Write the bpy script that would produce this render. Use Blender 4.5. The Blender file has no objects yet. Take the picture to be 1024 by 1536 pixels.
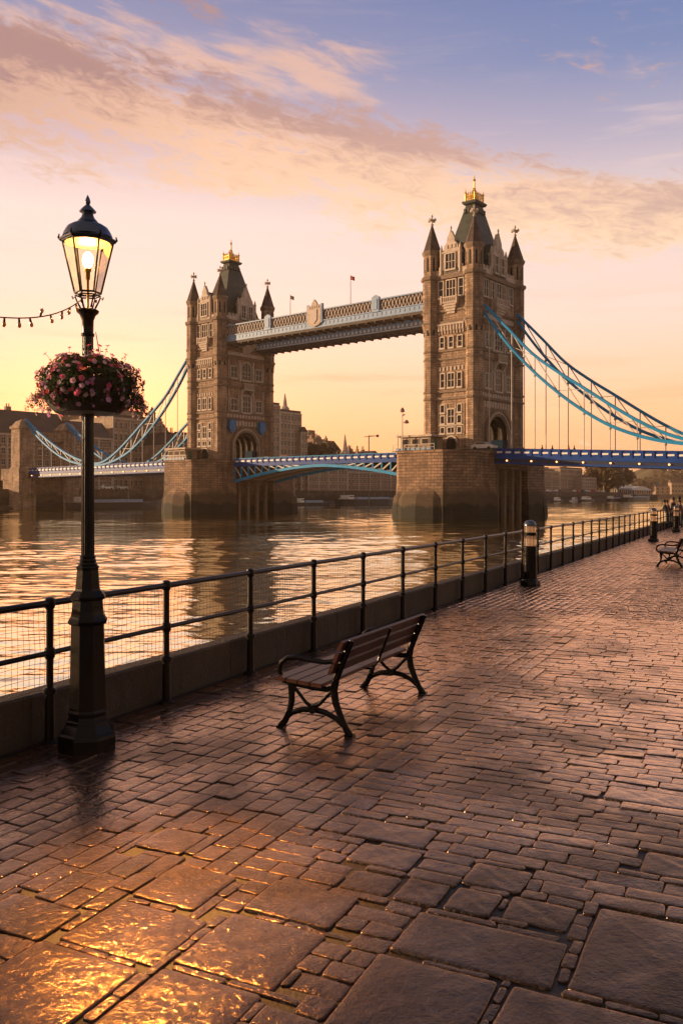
import bpy, math, random
import numpy as np
from mathutils import Vector, Matrix
R = math.radians
rng = random.Random(7)
sc = bpy.context.scene
COL = sc.collection

# ------------------------------------------------------------------ camera
CAMH = 1.95
cam_d = bpy.data.cameras.new('camera'); cam = bpy.data.objects.new('camera', cam_d); COL.objects.link(cam)
cam.location = (0, 0, CAMH); cam.rotation_euler = (R(90), 0, 0)
cam_d.sensor_fit = 'VERTICAL'; cam_d.sensor_height = 36; cam_d.lens = 1300 / 1536 * 36
cam_d.shift_y = -26 / 1536
cam_d.clip_start = 0.05; cam_d.clip_end = 9000
sc.camera = cam
sc.view_settings.view_transform = 'Standard'; sc.view_settings.look = 'None'
sc.view_settings.exposure = 0.4; sc.view_settings.gamma = 1

# ------------------------------------------------------------------ node helpers
class NT:
    def __init__(s, tree): s.t = tree; s.n = tree.nodes; s.l = tree.links
    def new(s, typ, **kw):
        n = s.n.new(typ)
        for k, v in kw.items(): setattr(n, k, v)
        return n
    def put(s, sock, v):
        if isinstance(v, bpy.types.NodeSocket): s.l.new(v, sock)
        elif v is not None: sock.default_value = v
    def m(s, op, a, b=None, c=None, clamp=False):
        n = s.new('ShaderNodeMath', operation=op); n.use_clamp = clamp
        s.put(n.inputs[0], a)
        if b is not None: s.put(n.inputs[1], b)
        if c is not None: s.put(n.inputs[2], c)
        return n.outputs[0]
    def ss(s, x, a, b):
        n = s.new('ShaderNodeMapRange', interpolation_type='SMOOTHSTEP'); n.clamp = True
        s.put(n.inputs[0], x); n.inputs[1].default_value = a; n.inputs[2].default_value = b
        return n.outputs[0]
    def xyz(s, x, y, z):
        n = s.new('ShaderNodeCombineXYZ')
        for i, v in enumerate((x, y, z)): s.put(n.inputs[i], v)
        return n.outputs[0]
    def sep(s, v):
        n = s.new('ShaderNodeSeparateXYZ'); s.l.new(v, n.inputs[0]); return n.outputs
    def noise(s, vec, scale=1, detail=4, rough=.5, dist=0):
        n = s.new('ShaderNodeTexNoise'); s.put(n.inputs['Vector'], vec)
        n.inputs['Scale'].default_value = scale; n.inputs['Detail'].default_value = detail
        n.inputs['Roughness'].default_value = rough; n.inputs['Distortion'].default_value = dist
        return n.outputs['Fac']
    def mix(s, f, a, b, mode='MIX'):
        n = s.new('ShaderNodeMix', data_type='RGBA', blend_type=mode)
        s.put(n.inputs[0], f); s.put(n.inputs[6], c4(a)); s.put(n.inputs[7], c4(b))
        return n.outputs[2]
    def ramp(s, f, pts, interp='LINEAR'):
        n = s.new('ShaderNodeValToRGB'); cr = n.color_ramp; cr.interpolation = interp
        while len(cr.elements) < len(pts): cr.elements.new(.5)
        for e, (p, c) in zip(cr.elements, pts): e.position = p; e.color = c4(c)
        s.put(n.inputs[0], f); return n.outputs[0]
def c4(c):
    if isinstance(c, bpy.types.NodeSocket) or not hasattr(c, '__len__'): return c
    return tuple(c) + (1,) if len(c) == 3 else tuple(c)

# ------------------------------------------------------------------ sky and sun
SUN_AZ, SUN_EL = -79.0, 8.0            # degrees left of the view direction, above the horizon
w = bpy.data.worlds.new('World'); sc.world = w; w.use_nodes = True
W = NT(w.node_tree); W.n.clear()
tc = W.new('ShaderNodeTexCoord')
x, y, z = W.sep(tc.outputs['Generated'])
az = W.m('ARCTAN2', x, y); el = W.m('ARCSINE', z)
base = W.ramp(z, [(0.0, (1.4, .56, .15)), (.05, (1.45, .66, .26)), (.10, (1.45, .74, .42)), (.16, (1.30, .81, .58)), (.23, (1.04, .80, .70)),
                  (.30, (.95, .76, .70)), (.37, (.64, .49, .56)), (.44, (.33, .33, .49)), (.52, (.17, .22, .42)), (.75, (.06, .08, .15))])
cool = W.ramp(z, [(0.0, (1.05, .50, .22)), (.10, (1.2, .66, .36)), (.20, (1.0, .74, .63)), (.30, (.86, .66, .62)), (.37, (.46, .42, .54)), (.44, (.20, .26, .47)), (.52, (.12, .19, .42)), (.75, (.05, .08, .16))])
base = W.mix(W.ss(az, -.25, .45), base, cool)
# warm glow low over the far bank
ga = W.m('MULTIPLY', W.m('ADD', az, .27), 2.6)
ge = W.m('MULTIPLY', el, 7.5)
gl = W.m('EXPONENT', W.m('MULTIPLY', W.m('ADD', W.m('MULTIPLY', ga, ga), W.m('ABSOLUTE', ge)), -1))
base = W.mix(W.m('MULTIPLY', gl, .8), base, (1.7, .66, .26))
ca = W.m('MULTIPLY', W.m('ADD', az, .27), 6.5); ce = W.m('MULTIPLY', W.m('SUBTRACT', el, .085), 13)
core = W.m('EXPONENT', W.m('MULTIPLY', W.m('ADD', W.m('MULTIPLY', ca, ca), W.m('MULTIPLY', ce, ce)), -1))
# long cloud band falling from upper left to right
elc = W.m('SUBTRACT', .360, W.m('MULTIPLY', az, .175))
d = W.m('SUBTRACT', el, elc)
n1 = W.noise(W.xyz(W.m('MULTIPLY', az, 3.2), W.m('MULTIPLY', d, 15), .3), 1.5, 8, .60, .35)
nf = W.noise(W.xyz(W.m('MULTIPLY', az, 15), W.m('MULTIPLY', d, 40), 1.7), 2.2, 7, .66, .9)
n1 = W.m('ADD', n1, W.m('MULTIPLY', W.m('SUBTRACT', nf, .5), .60))
wd = W.m('MULTIPLY', W.m('SUBTRACT', .054, W.m('MULTIPLY', az, .05)), 1.0)
dd = W.m('DIVIDE', d, wd)
gb = W.m('EXPONENT', W.m('MULTIPLY', W.m('MULTIPLY', dd, dd), -1))
m1 = W.ss(W.m('ADD', n1, W.m('MULTIPLY', gb, .42)), .62, .86)
# finer wisps above it
el2 = W.m('SUBTRACT', .452, W.m('MULTIPLY', az, .06))
d2 = W.m('DIVIDE', W.m('SUBTRACT', el, el2), .030)
g2 = W.m('EXPONENT', W.m('MULTIPLY', W.m('MULTIPLY', d2, d2), -1))
g2 = W.m('MULTIPLY', g2, W.ss(az, .18, .0)) if False else W.m('MULTIPLY', g2, W.m('SUBTRACT', 1.0, W.ss(az, -.02, .12)))
n2 = W.noise(W.xyz(W.m('MULTIPLY', az, 6.5), W.m('MULTIPLY', W.m('ADD', el, W.m('MULTIPLY', az, .2)), 28), 4.1), 1.6, 7, .6, .4)
m2 = W.ss(W.m('ADD', n2, W.m('MULTIPLY', g2, .34)), .60, .90)
# thin streaks everywhere
n3 = W.noise(W.xyz(W.m('MULTIPLY', az, 2.2), W.m('MULTIPLY', el, 26), 9.0), 1.5, 7, .6, .3)
m3 = W.m('MULTIPLY', W.ss(n3, .50, .74), W.m('SUBTRACT', .55, W.m('MULTIPLY', W.ss(z, .34, .46), .42)))
lit = W.mix(W.ss(z, .22, .46), (1.06, .74, .48), (.95, .54, .35))
shade = W.mix(W.ss(az, -.3, .35), (.38, .21, .20), (.56, .34, .31))
shf = W.m('MULTIPLY', W.ss(W.m('ADD', W.m('MULTIPLY', d, 6), W.m('MULTIPLY', W.m('SUBTRACT', n1, .5), 1.6)), -.16, .46), .80)
shf = W.m('MINIMUM', W.m('ADD', shf, W.m('MULTIPLY', W.ss(az, -.08, -.42), .45)), .9)
ccol = W.mix(shf, lit, shade)
sky = W.mix(m3, base, W.mix(W.ss(z, .12, .25), (1.05, .50, .26), (1.0, .70, .58)))
sky = W.mix(W.m('MULTIPLY', m2, .75), sky, (.88, .52, .37))
sky = W.mix(W.m('MULTIPLY', m1, .92), sky, ccol)
# the sky opposite the sunset is dim and blue
back = W.ss(y, -.25, .62)
sky = W.mix(back, (.27, .21, .185), sky)
sky = W.mix(W.ss(z, -.02, -.2), sky, (.10, .07, .05)) if False else sky
hot = W.new('ShaderNodeVectorMath', operation='SCALE'); hot.inputs[0].default_value = (1.6, .32, .05); W.l.new(W.m('MULTIPLY', core, back), hot.inputs['Scale'])
sky = W.mix(1.0, sky, hot.outputs[0], 'ADD')
ns = W.new('ShaderNodeTexSky', sky_type='NISHITA'); ns.sun_disc = False
ns.sun_elevation = R(SUN_EL); ns.sun_rotation = R(SUN_AZ); ns.dust_density = 3
b1 = W.new('ShaderNodeBackground'); W.l.new(W.mix(1.0, ns.outputs[0], (.45, .26, .17), 'MULTIPLY'), b1.inputs[0]); b1.inputs[1].default_value = 0.05
b2 = W.new('ShaderNodeBackground'); W.l.new(sky, b2.inputs[0]); b2.inputs[1].default_value = .78
ad = W.new('ShaderNodeAddShader'); W.l.new(b1.outputs[0], ad.inputs[0]); W.l.new(b2.outputs[0], ad.inputs[1])
wo = W.new('ShaderNodeOutputWorld'); W.l.new(ad.outputs[0], wo.inputs[0])

sl = bpy.data.lights.new('sun', 'SUN'); sun = bpy.data.objects.new('sun', sl); COL.objects.link(sun)
sl.energy = 5.0; sl.angle = R(0.6); sl.color = (1.0, .66, .38)
sd = Vector((math.sin(R(SUN_AZ)) * math.cos(R(SUN_EL)), math.cos(R(SUN_AZ)) * math.cos(R(SUN_EL)), math.sin(R(SUN_EL))))
sun.rotation_euler = sd.to_track_quat('Z', 'Y').to_euler(); sun.location = sd * 50 + Vector((0, 0, 30))

# ------------------------------------------------------------------ mesh builder
class MB:
    def __init__(s): s.v = []; s.f = []
    def add(s, vs, fs):
        b = len(s.v); s.v += [tuple(p) for p in vs]; s.f += [tuple(b + i for i in f) for f in fs]; return s
    def box(s, x0, x1, y0, y1, z0, z1):
        if x0 > x1: x0, x1 = x1, x0
        if y0 > y1: y0, y1 = y1, y0
        if z0 > z1: z0, z1 = z1, z0
        return s.add([(x0,y0,z0),(x1,y0,z0),(x1,y1,z0),(x0,y1,z0),(x0,y0,z1),(x1,y0,z1),(x1,y1,z1),(x0,y1,z1)],
                     [(0,3,2,1),(4,5,6,7),(0,1,5,4),(1,2,6,5),(2,3,7,6),(3,0,4,7)])
    def loft(s, rings, cap=True, closed=True):
        n = len(rings[0]); vs = [p for r in rings for p in r]; fs = []
        for k in range(len(rings) - 1):
            for i in range(n if closed else n - 1):
                j = (i + 1) % n; a, b = k * n, (k + 1) * n
                fs.append((a + i, a + j, b + j, b + i))
        if cap: fs.append(tuple(range(n - 1, -1, -1))); fs.append(tuple((len(rings) - 1) * n + i for i in range(n)))
        return s.add(vs, fs)
    def lathe(s, prof, n=16, c=(0, 0), ph=0, cap=True):
        rings = [[(c[0] + r * math.cos(ph + 2 * math.pi * i / n), c[1] + r * math.sin(ph + 2 * math.pi * i / n), z) for i in range(n)] for r, z in prof]
        return s.loft(rings, cap)
    def prism(s, poly, a, b, axis='y'):
        def P(p, t): return {'y': (p[0], t, p[1]), 'x': (t, p[0], p[1]), 'z': (p[0], p[1], t)}[axis]
        return s.loft([[P(p, a) for p in poly], [P(p, b) for p in poly]])
    def tube(s, path, rad, n=8, flat=1.0, cap=True):
        path = [Vector(p) for p in path]; m = len(path)
        if not hasattr(rad, '__len__'): rad = [rad] * m
        rings = []; up = None
        for i, p in enumerate(path):
            t = (path[min(i + 1, m - 1)] - path[max(i - 1, 0)]).normalized()
            if up is None: up = Vector((0, 0, 1)) if abs(t.z) < .9 else Vector((1, 0, 0))
            u = (up - t * up.dot(t)).normalized(); q = t.cross(u); up = u
            rings.append([tuple(p + (u * math.cos(2 * math.pi * k / n) + q * flat * math.sin(2 * math.pi * k / n)) * rad[i]) for k in range(n)])
        return s.loft(rings, cap)
    def bar(s, a, b, w, h):          # rectangular bar
        a = Vector(a); b = Vector(b); t = (b - a).normalized()
        up = Vector((0, 0, 1)) if abs(t.z) < .95 else Vector((0, 1, 0))
        q = t.cross(up).normalized(); u = q.cross(t)
        o = [(-1, -1), (1, -1), (1, 1), (-1, 1)]
        return s.loft([[tuple(p + q * i * w / 2 + u * j * h / 2) for i, j in o] for p in (a, b)])
    def mesh(s, name, smooth=False):
        me = bpy.data.meshes.new(name); me.from_pydata(s.v, [], s.f); me.update()
        if smooth:
            me.shade_smooth()
            if smooth != 'all': me.set_sharp_from_angle(angle=R(38))
        return me
def obj(name, mb, mat, parent=None, loc=(0, 0, 0), rz=0, smooth=False, label=None, kind=None):
    me = mb if isinstance(mb, bpy.types.Mesh) else mb.mesh(name, smooth)
    if mat is not None and len(me.materials) == 0: me.materials.append(mat)
    o = bpy.data.objects.new(name, me); COL.objects.link(o)
    o.location = loc; o.rotation_euler = (0, 0, rz)
    if parent: o.parent = parent
    if label: o['label'] = label
    if kind: o['kind'] = kind
    return o
def split(name, mb, mat_, parent=None, **k):      # one part for every separate piece
    par = list(range(len(mb.v)))
    def f(i):
        while par[i] != i: par[i] = par[par[i]]; i = par[i]
        return i
    for q in mb.f:
        for i in q[1:]: par[f(i)] = f(q[0])
    groups = {}
    for q in mb.f: groups.setdefault(f(q[0]), []).append(q)
    for fl in groups.values():
        ids = sorted({i for q in fl for i in q}); ix = {i: n for n, i in enumerate(ids)}
        obj(name, MB().add([mb.v[i] for i in ids], [tuple(ix[i] for i in q) for q in fl]), mat_, parent, **k)
def tag(o, label, cat, group=None, kind=None):
    o['label'] = label
    if cat: o['category'] = cat
    if group: o['group'] = group
    if kind: o['kind'] = kind
    return o
def thing(name, label, cat, loc=(0, 0, 0), rz=0, group=None):
    o = bpy.data.objects.new(name, None); COL.objects.link(o); o.location = loc; o.rotation_euler = (0, 0, rz)
    return tag(o, label, cat, group)
def struct(name, mb, mat, **k):
    o = obj(name, mb, mat, **k); o['kind'] = 'structure'; return o
def copy_tree(o, parent=None):
    c = o.copy(); COL.objects.link(c); c.parent = parent
    for ch in list(o.children): copy_tree(ch, c)
    return c
def copy_thing(o, loc, rz, label, group=None):
    c = copy_tree(o); c.location = loc; c.rotation_euler = (0, 0, rz); c['label'] = label
    if group: c['group'] = group
    return c

# ------------------------------------------------------------------ materials
def mat(name, color, rough=.6, metal=0, spec=.5, bump=0, bscale=8, var=0, vscale=3, **kw):
    m = bpy.data.materials.new(name); m.use_nodes = True; N = NT(m.node_tree); p = N.n['Principled BSDF']
    p.inputs['Roughness'].default_value = rough; p.inputs['Metallic'].default_value = metal
    p.inputs['Specular IOR Level'].default_value = spec
    tcn = N.new('ShaderNodeTexCoord').outputs['Object']
    if var:
        n = N.noise(tcn, vscale, 5, .6)
        lo = tuple(c * (1 - var) for c in color); hi = tuple(min(1, c * (1 + var)) for c in color)
        N.l.new(N.ramp(n, [(.3, lo), (.7, hi)]), p.inputs['Base Color'])
    else: p.inputs['Base Color'].default_value = c4(color)
    if bump:
        b = N.new('ShaderNodeBump'); b.inputs['Strength'].default_value = bump; b.inputs['Distance'].default_value = .01
        N.l.new(N.noise(tcn, bscale, 5, .6), b.inputs['Height']); N.l.new(b.outputs[0], p.inputs['Normal'])
    for k, v in kw.items(): p.inputs[k].default_value = v
    return m
def masonry(name, c1, c2, mortar, bw, bh, rough=.85, stain=None, bumpd=.04, msize=.03, nvar=.25, streak=.3):
    m = bpy.data.materials.new(name); m.use_nodes = True; N = NT(m.node_tree); p = N.n['Principled BSDF']
    X, Y, Z = N.sep(N.new('ShaderNodeTexCoord').outputs['Object'])
    v = N.xyz(N.m('ADD', X, N.m('MULTIPLY', Y, .93)), Z, 0)
    br = N.new('ShaderNodeTexBrick'); N.l.new(v, br.inputs['Vector'])
    br.inputs['Color1'].default_value = c4(c1); br.inputs['Color2'].default_value = c4(c2); br.inputs['Mortar'].default_value = c4(mortar)
    br.inputs['Scale'].default_value = 1; br.inputs['Mortar Size'].default_value = msize
    br.inputs['Brick Width'].default_value = bw; br.inputs['Row Height'].default_value = bh
    br.inputs['Mortar Smooth'].default_value = .3
    g = N.new('ShaderNodeTexCoord').outputs['Object']
    n = N.noise(g, .35, 6, .65); n2 = N.noise(g, 2.2, 5, .7)
    col = N.mix(1.0, br.outputs['Color'], N.ramp(n, [(.3, (1 - nvar,) * 3), (.7, (1 + nvar,) * 3)]), 'MULTIPLY')
    col = N.mix(1.0, col, N.ramp(n2, [(.3, (.86,) * 3), (.7, (1.12,) * 3)]), 'MULTIPLY')
    sk = N.noise(N.xyz(N.m('MULTIPLY', X, 1.7), N.m('MULTIPLY', Y, 1.7), N.m('MULTIPLY', Z, .14)), 1, 5, .65)
    col = N.mix(1.0, col, N.ramp(sk, [(.36, (1 - streak,) * 3), (.56, (1.05,) * 3)]), 'MULTIPLY')
    if stain:
        h, scol, scol2 = stain
        zz = N.m('ADD', Z, N.m('MULTIPLY', N.m('SUBTRACT', N.noise(N.xyz(X, Y, N.m('MULTIPLY', Z, .5)), .22, 5, .6), .5), 4.5))
        col = N.mix(N.m('SUBTRACT', 1, N.ss(zz, h + 1.6, h + 3.2)), col, scol2)
        col = N.mix(N.m('SUBTRACT', 1, N.ss(zz, h - .3, h + .4)), col, scol)
    N.l.new(col, p.inputs['Base Color']); p.inputs['Roughness'].default_value = rough
    b = N.new('ShaderNodeBump'); b.inputs['Strength'].default_value = .8; b.inputs['Distance'].default_value = bumpd
    hgt = N.m('ADD', N.m('SUBTRACT', 1, br.outputs['Fac']), N.m('MULTIPLY', n2, .8))
    N.l.new(hgt, b.inputs['Height']); N.l.new(b.outputs[0], p.inputs['Normal'])
    return m
M = {}
M['stone'] = masonry('tower_stone', (.44, .295, .195), (.29, .19, .125), (.16, .11, .075), 1.1, .42, nvar=.45, streak=.45)
M['trim'] = mat('pale_stone', (.52, .42, .34), .8, var=.22, vscale=1.2, bump=.4, bscale=3)
M['pale'] = mat('window_stone', (.55, .46, .38), .75, var=.15, vscale=2)
M['band'] = mat('cornice_stone', (.22, .155, .11), .85, var=.25, vscale=1.5, bump=.4, bscale=2)
M['pier'] = masonry('pier_granite', (.32, .195, .12), (.19, .118, .075), (.10, .065, .045), 1.5, .52, stain=(2.3, (.012, .012, .007), (.075, .050, .028)), bumpd=.08, msize=.05, nvar=.35)
M['slate'] = mat('roof_slate', (.055, .062, .050), .6, var=.35, vscale=.9, bump=.6, bscale=4)
M['spire'] = masonry('spire_slate', (.14, .095, .075), (.09, .065, .055), (.055, .04, .035), .7, .45, bumpd=.05)
M['gold'] = mat('gilded_metal', (.85, .50, .12), .35, .9)
M['glass_dark'] = mat('dark_window', (.035, .028, .025), .12)
M['dark'] = mat('dark_void', (.018, .014, .012), .8)
M['bluechain'] = mat('turquoise_paint', (.006, .24, .50), .55, 0, .25, var=.15, vscale=.6)
M['bluedeep'] = mat('royal_blue_paint', (.004, .050, .25), .5, 0, .22, var=.2, vscale=.5)
M['paleblue'] = mat('pale_blue_paint', (.22, .33, .50), .5, var=.15, vscale=.7)
M['whitepaint'] = mat('white_paint', (.78, .74, .70), .5, var=.08, vscale=1)
M['palerod'] = mat('pale_rod_paint', (.48, .43, .38), .5)
M['ochre'] = mat('ornament_paint', (.46, .38, .34), .6, var=.2, vscale=3)
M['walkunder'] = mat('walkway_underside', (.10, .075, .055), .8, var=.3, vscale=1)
M['asphalt'] = mat('asphalt', (.05, .048, .045), .8)
M['iron'] = mat('black_gloss_iron', (.005, .0045, .0045), .22, 0, .22, bump=.12, bscale=30, var=.3, vscale=6)
M['iron_rail'] = mat('dark_rail_paint', (.009, .007, .006), .3, 0, .24, bump=.2, bscale=60, var=.3, vscale=9)
M['lampcap'] = mat('lamp_cap_metal', (.09, .11, .16), .28, .7, bump=.15, bscale=20)
M['wood'] = mat('bench_wood', (.062, .020, .011), .42, 0, .32, bump=.4, bscale=30, var=.3, vscale=7)
M['wire'] = mat('netting_wire', (.03, .02, .014), .55)
M['cable'] = mat('festoon_cable', (.02, .018, .016), .5)
M['bulbglass'] = mat('amber_bulb_glass', (.65, .30, .08), .2, 0, .6, **{'Transmission Weight': .3})
M['navy'] = mat('dark_navy_paint', (.003, .014, .055), .5)
M['red'] = mat('red_paint', (.45, .03, .02), .4)
M['silver'] = mat('silver_car_paint', (.45, .45, .46), .3, .4)
M['tyre'] = mat('tyre_rubber', (.02, .02, .02), .8)
M['green'] = mat('green_paint', (.04, .16, .10), .5)
M['hutwall'] = mat('hut_timber', (.34, .23, .15), .7, var=.2, vscale=2)

def mat_wet_stone():
    m = bpy.data.materials.new('wet_paving_stone'); m.use_nodes = True; N = NT(m.node_tree); p = N.n['Principled BSDF']
    g = N.new('ShaderNodeNewGeometry').outputs['Position']
    at = N.new('ShaderNodeAttribute', attribute_name='tint').outputs['Fac']
    col = N.ramp(at, [(0, (.015, .009, .007)), (.35, (.027, .0155, .012)), (.7, (.038, .022, .0165)), (1, (.055, .033, .025))])
    n1 = N.noise(g, 9, 6, .65); n2 = N.noise(g, 55, 4, .6); n3 = N.noise(g, 1.1, 4, .55)
    col = N.mix(1.0, col, N.ramp(n1, [(.25, (.60,) * 3), (.75, (1.35,) * 3)]), 'MULTIPLY')
    col = N.mix(N.m('MULTIPLY', N.ss(n2, .62, .72), .55), col, (.022, .014, .012))
    N.l.new(col, p.inputs['Base Color'])
    wet = N.ss(N.noise(g, .55, 6, .62, .6), .38, .60)
    ro = N.m('ADD', N.m('MULTIPLY', wet, -.10), N.m('ADD', .30, N.m('MULTIPLY', n1, .14)))
    N.l.new(ro, p.inputs['Roughness']); p.inputs['Specular IOR Level'].default_value = .12
    p.inputs['Specular Tint'].default_value = (1, .90, .82, 1)
    p.inputs['Coat Weight'].default_value = .0; p.inputs['Coat Roughness'].default_value = .17; p.inputs['Coat IOR'].default_value = 1.42; p.inputs['Coat Tint'].default_value = (1, .93, .88, 1)
    # chiselled relief, stretched grain
    vor = N.new('ShaderNodeTexVoronoi', feature='SMOOTH_F1'); N.put(vor.inputs['Vector'], g); vor.inputs['Scale'].default_value = 34
    h = N.m('ADD', N.m('MULTIPLY', N.noise(g, 26, 5, .62, .8), 1.0), N.m('MULTIPLY', N.noise(g, 90, 3, .6), .30))
    h = N.m('ADD', h, N.m('MULTIPLY', vor.outputs['Distance'], .25))
    h = N.m('ADD', h, N.m('MULTIPLY', n1, .9))
    b = N.new('ShaderNodeBump'); b.inputs['Strength'].default_value = 1.0; b.inputs['Distance'].default_value = .016
    N.l.new(h, b.inputs['Height']); N.l.new(b.outputs[0], p.inputs['Normal'])
    bc = N.new('ShaderNodeBump'); bc.inputs['Strength'].default_value = 1.0; bc.inputs['Distance'].default_value = .0034
    N.l.new(h, bc.inputs['Height'])
    gb = N.new('ShaderNodeBsdfGlossy'); gb.inputs['Color'].default_value = (1, .70, .51, 1); N.l.new(bc.outputs[0], gb.inputs['Normal'])
    N.l.new(N.m('SUBTRACT', N.m('ADD', .10, N.m('MULTIPLY', n1, .15)), N.m('MULTIPLY', wet, .06)), gb.inputs['Roughness'])
    fz = N.new('ShaderNodeFresnel'); fz.inputs[0].default_value = 1.45
    fac = N.m('MULTIPLY', N.m('POWER', fz.outputs[0], 1.45), N.m('ADD', 2.0, N.m('MULTIPLY', wet, 4.2)))
    fac = N.m('MINIMUM', fac, .9)
    mx = N.new('ShaderNodeMixShader'); N.l.new(fac, mx.inputs[0]); N.l.new(p.outputs[0], mx.inputs[1]); N.l.new(gb.outputs[0], mx.inputs[2]); N.l.new(mx.outputs[0], N.n['Material Output'].inputs[0])
    return m
M['paving'] = mat_wet_stone()
M['mortar'] = mat('wet_mortar', (.012, .007, .005), .6, bump=.6, bscale=40, var=.3, vscale=5)

def mat_water():
    m = bpy.data.materials.new('river_water'); m.use_nodes = True; N = NT(m.node_tree); p = N.n['Principled BSDF']
    p.inputs['Base Color'].default_value = (.085, .042, .014, 1); p.inputs['Roughness'].default_value = .05
    p.inputs['IOR'].default_value = 1.45; p.inputs['Specular IOR Level'].default_value = 1.0
    g = N.new('ShaderNodeNewGeometry').outputs['Position']; X, Y, Z = N.sep(g)
    u = N.m('ADD', N.m('MULTIPLY', X, .90), N.m('MULTIPLY', Y, -.44)); v = N.m('ADD', N.m('MULTIPLY', X, .44), N.m('MULTIPLY', Y, .90))
    a = N.noise(N.xyz(N.m('MULTIPLY', u, .55), v, 0), .55, 5, .62, .6)
    b_ = N.noise(N.xyz(N.m('MULTIPLY', u, .45), v, 3), 1.7, 4, .55, .7)
    c = N.noise(N.xyz(N.m('MULTIPLY', u, .7), v, 7), .06, 3, .5)
    calm = N.ss(c, .38, .62)
    h = N.m('ADD', N.m('MULTIPLY', a, .55), N.m('MULTIPLY', N.m('MULTIPLY', b_, .40), N.m('ADD', .35, calm)))
    bb = N.new('ShaderNodeBump'); bb.inputs['Strength'].default_value = 1; bb.inputs['Distance'].default_value = .035
    N.l.new(h, bb.inputs['Height']); N.l.new(bb.outputs[0], p.inputs['Normal'])
    gb = N.new('ShaderNodeBsdfGlossy'); gb.inputs['Color'].default_value = (1, .97, .80, 1); gb.inputs['Roughness'].default_value = .05; N.l.new(bb.outputs[0], gb.inputs['Normal'])
    fz = N.new('ShaderNodeFresnel'); fz.inputs[0].default_value = 1.45
    fac = N.m('POWER', fz.outputs[0], .15)
    mx = N.new('ShaderNodeMixShader'); N.l.new(fac, mx.inputs[0]); N.l.new(p.outputs[0], mx.inputs[1]); N.l.new(gb.outputs[0], mx.inputs[2]); N.l.new(mx.outputs[0], N.n['Material Output'].inputs[0])
    p.inputs['Specular IOR Level'].default_value = .2
    return m
M['water'] = mat_water()
# ------------------------------------------------------------------ ground coordinates: s along the railing, c away from the river
TH = math.atan(.488); RV = (math.sin(TH), math.cos(TH)); CV = (math.cos(TH), -math.sin(TH)); P0 = (-2.286, 6.8)
RZS = math.atan2(RV[1], RV[0])      # local +x along the railing; local +y points to the river
def SC(s, c, z=0): return (P0[0] + s * RV[0] + c * CV[0], P0[1] + s * RV[1] + c * CV[1], z)
ZW = -2.25
# water, river bed side walls
def build_water():
    g = np.random.default_rng(11); q = 1.0042; nr = 1190; na = 300
    Y = 5.0 * q ** np.arange(nr); A = np.linspace(R(-40), R(34), na)
    D = Y[:, None]; X = D * np.tan(A)[None, :]; Yg = np.broadcast_to(D, X.shape); cell = D * .0046
    Z = np.zeros_like(X); lam = np.geomspace(.36, 10, 32)
    pt = .55 + .55 * np.sin(X * .021 + Yg * .047 + 1) * np.sin(X * .06 - Yg * .031) + .25 * np.sin(Yg * .11 + X * .013)
    pt = np.clip(pt + .35, .35, 1.25)
    for i, l in enumerate(lam):
        th = g.normal(0, .75) + 1.15; k = 2 * math.pi / l; ph = g.uniform(0, 6.28)
        wx = .6 * np.sin(X * .13 + i) + .6 * np.sin(Yg * .09 + 2 * i)
        fade = np.clip(l / cell / 3.2 - .35, 0, 1)
        sl = .023 * (1.45 if l < 1.3 else 1.0 if l < 2.6 else .42)
        Z += fade * sl * l / (2 * math.pi) * np.sin(k * (X * math.cos(th) + Yg * math.sin(th)) + ph + wx)
    Z = Z * pt + ZW
    V = np.stack([X, Yg, Z], -1).reshape(-1, 3); i = np.arange(nr - 1)[:, None] * na + np.arange(na - 1)[None, :]
    F = np.stack([i, i + 1, i + na + 1, i + na], -1).reshape(-1, 4); n0 = len(V)
    V = np.concatenate([V, [(-3000, -60, ZW - .45), (3000, -60, ZW - .45), (3000, 3200, ZW - .45), (-3000, 3200, ZW - .45)]]); F = np.concatenate([F, [[n0, n0 + 1, n0 + 2, n0 + 3]]])
    me = bpy.data.meshes.new('river_water'); me.vertices.add(len(V)); me.vertices.foreach_set('co', V.ravel())
    me.loops.add(F.size); me.loops.foreach_set('vertex_index', F.ravel().astype(np.int32)); me.polygons.add(len(F)); me.polygons.foreach_set('loop_start', (np.arange(len(F)) * 4).astype(np.int32))
    me.update(calc_edges=True); me.shade_smooth(); me.materials.append(M['water'])
    o = bpy.data.objects.new('river_water', me); COL.objects.link(o); o['kind'] = 'structure'
build_water()
# promenade base sheet and the quay below it
b = MB(); b.add([SC(-30, -.30, -.005), SC(-30, 90, -.005), SC(160, 90, -.005), SC(160, -.30, -.005)], [(0, 3, 2, 1)] if False else [(0, 1, 2, 3)])
pb = struct('promenade_ground', b, M['mortar'])
b = MB(); b.loft([[SC(-30, -.30, -.02), SC(160, -.30, -.02), SC(160, -.45, ZW - 1), SC(-30, -.45, ZW - 1)], [SC(-30, 1, -.02), SC(160, 1, -.02), SC(160, 1, ZW - 1), SC(-30, 1, ZW - 1)]])
M['quay'] = masonry('quay_stone', (.13, .09, .065), (.09, .065, .05), (.05, .035, .03), 1.2, .45)
struct('promenade_quay', b, M['quay'])

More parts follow.
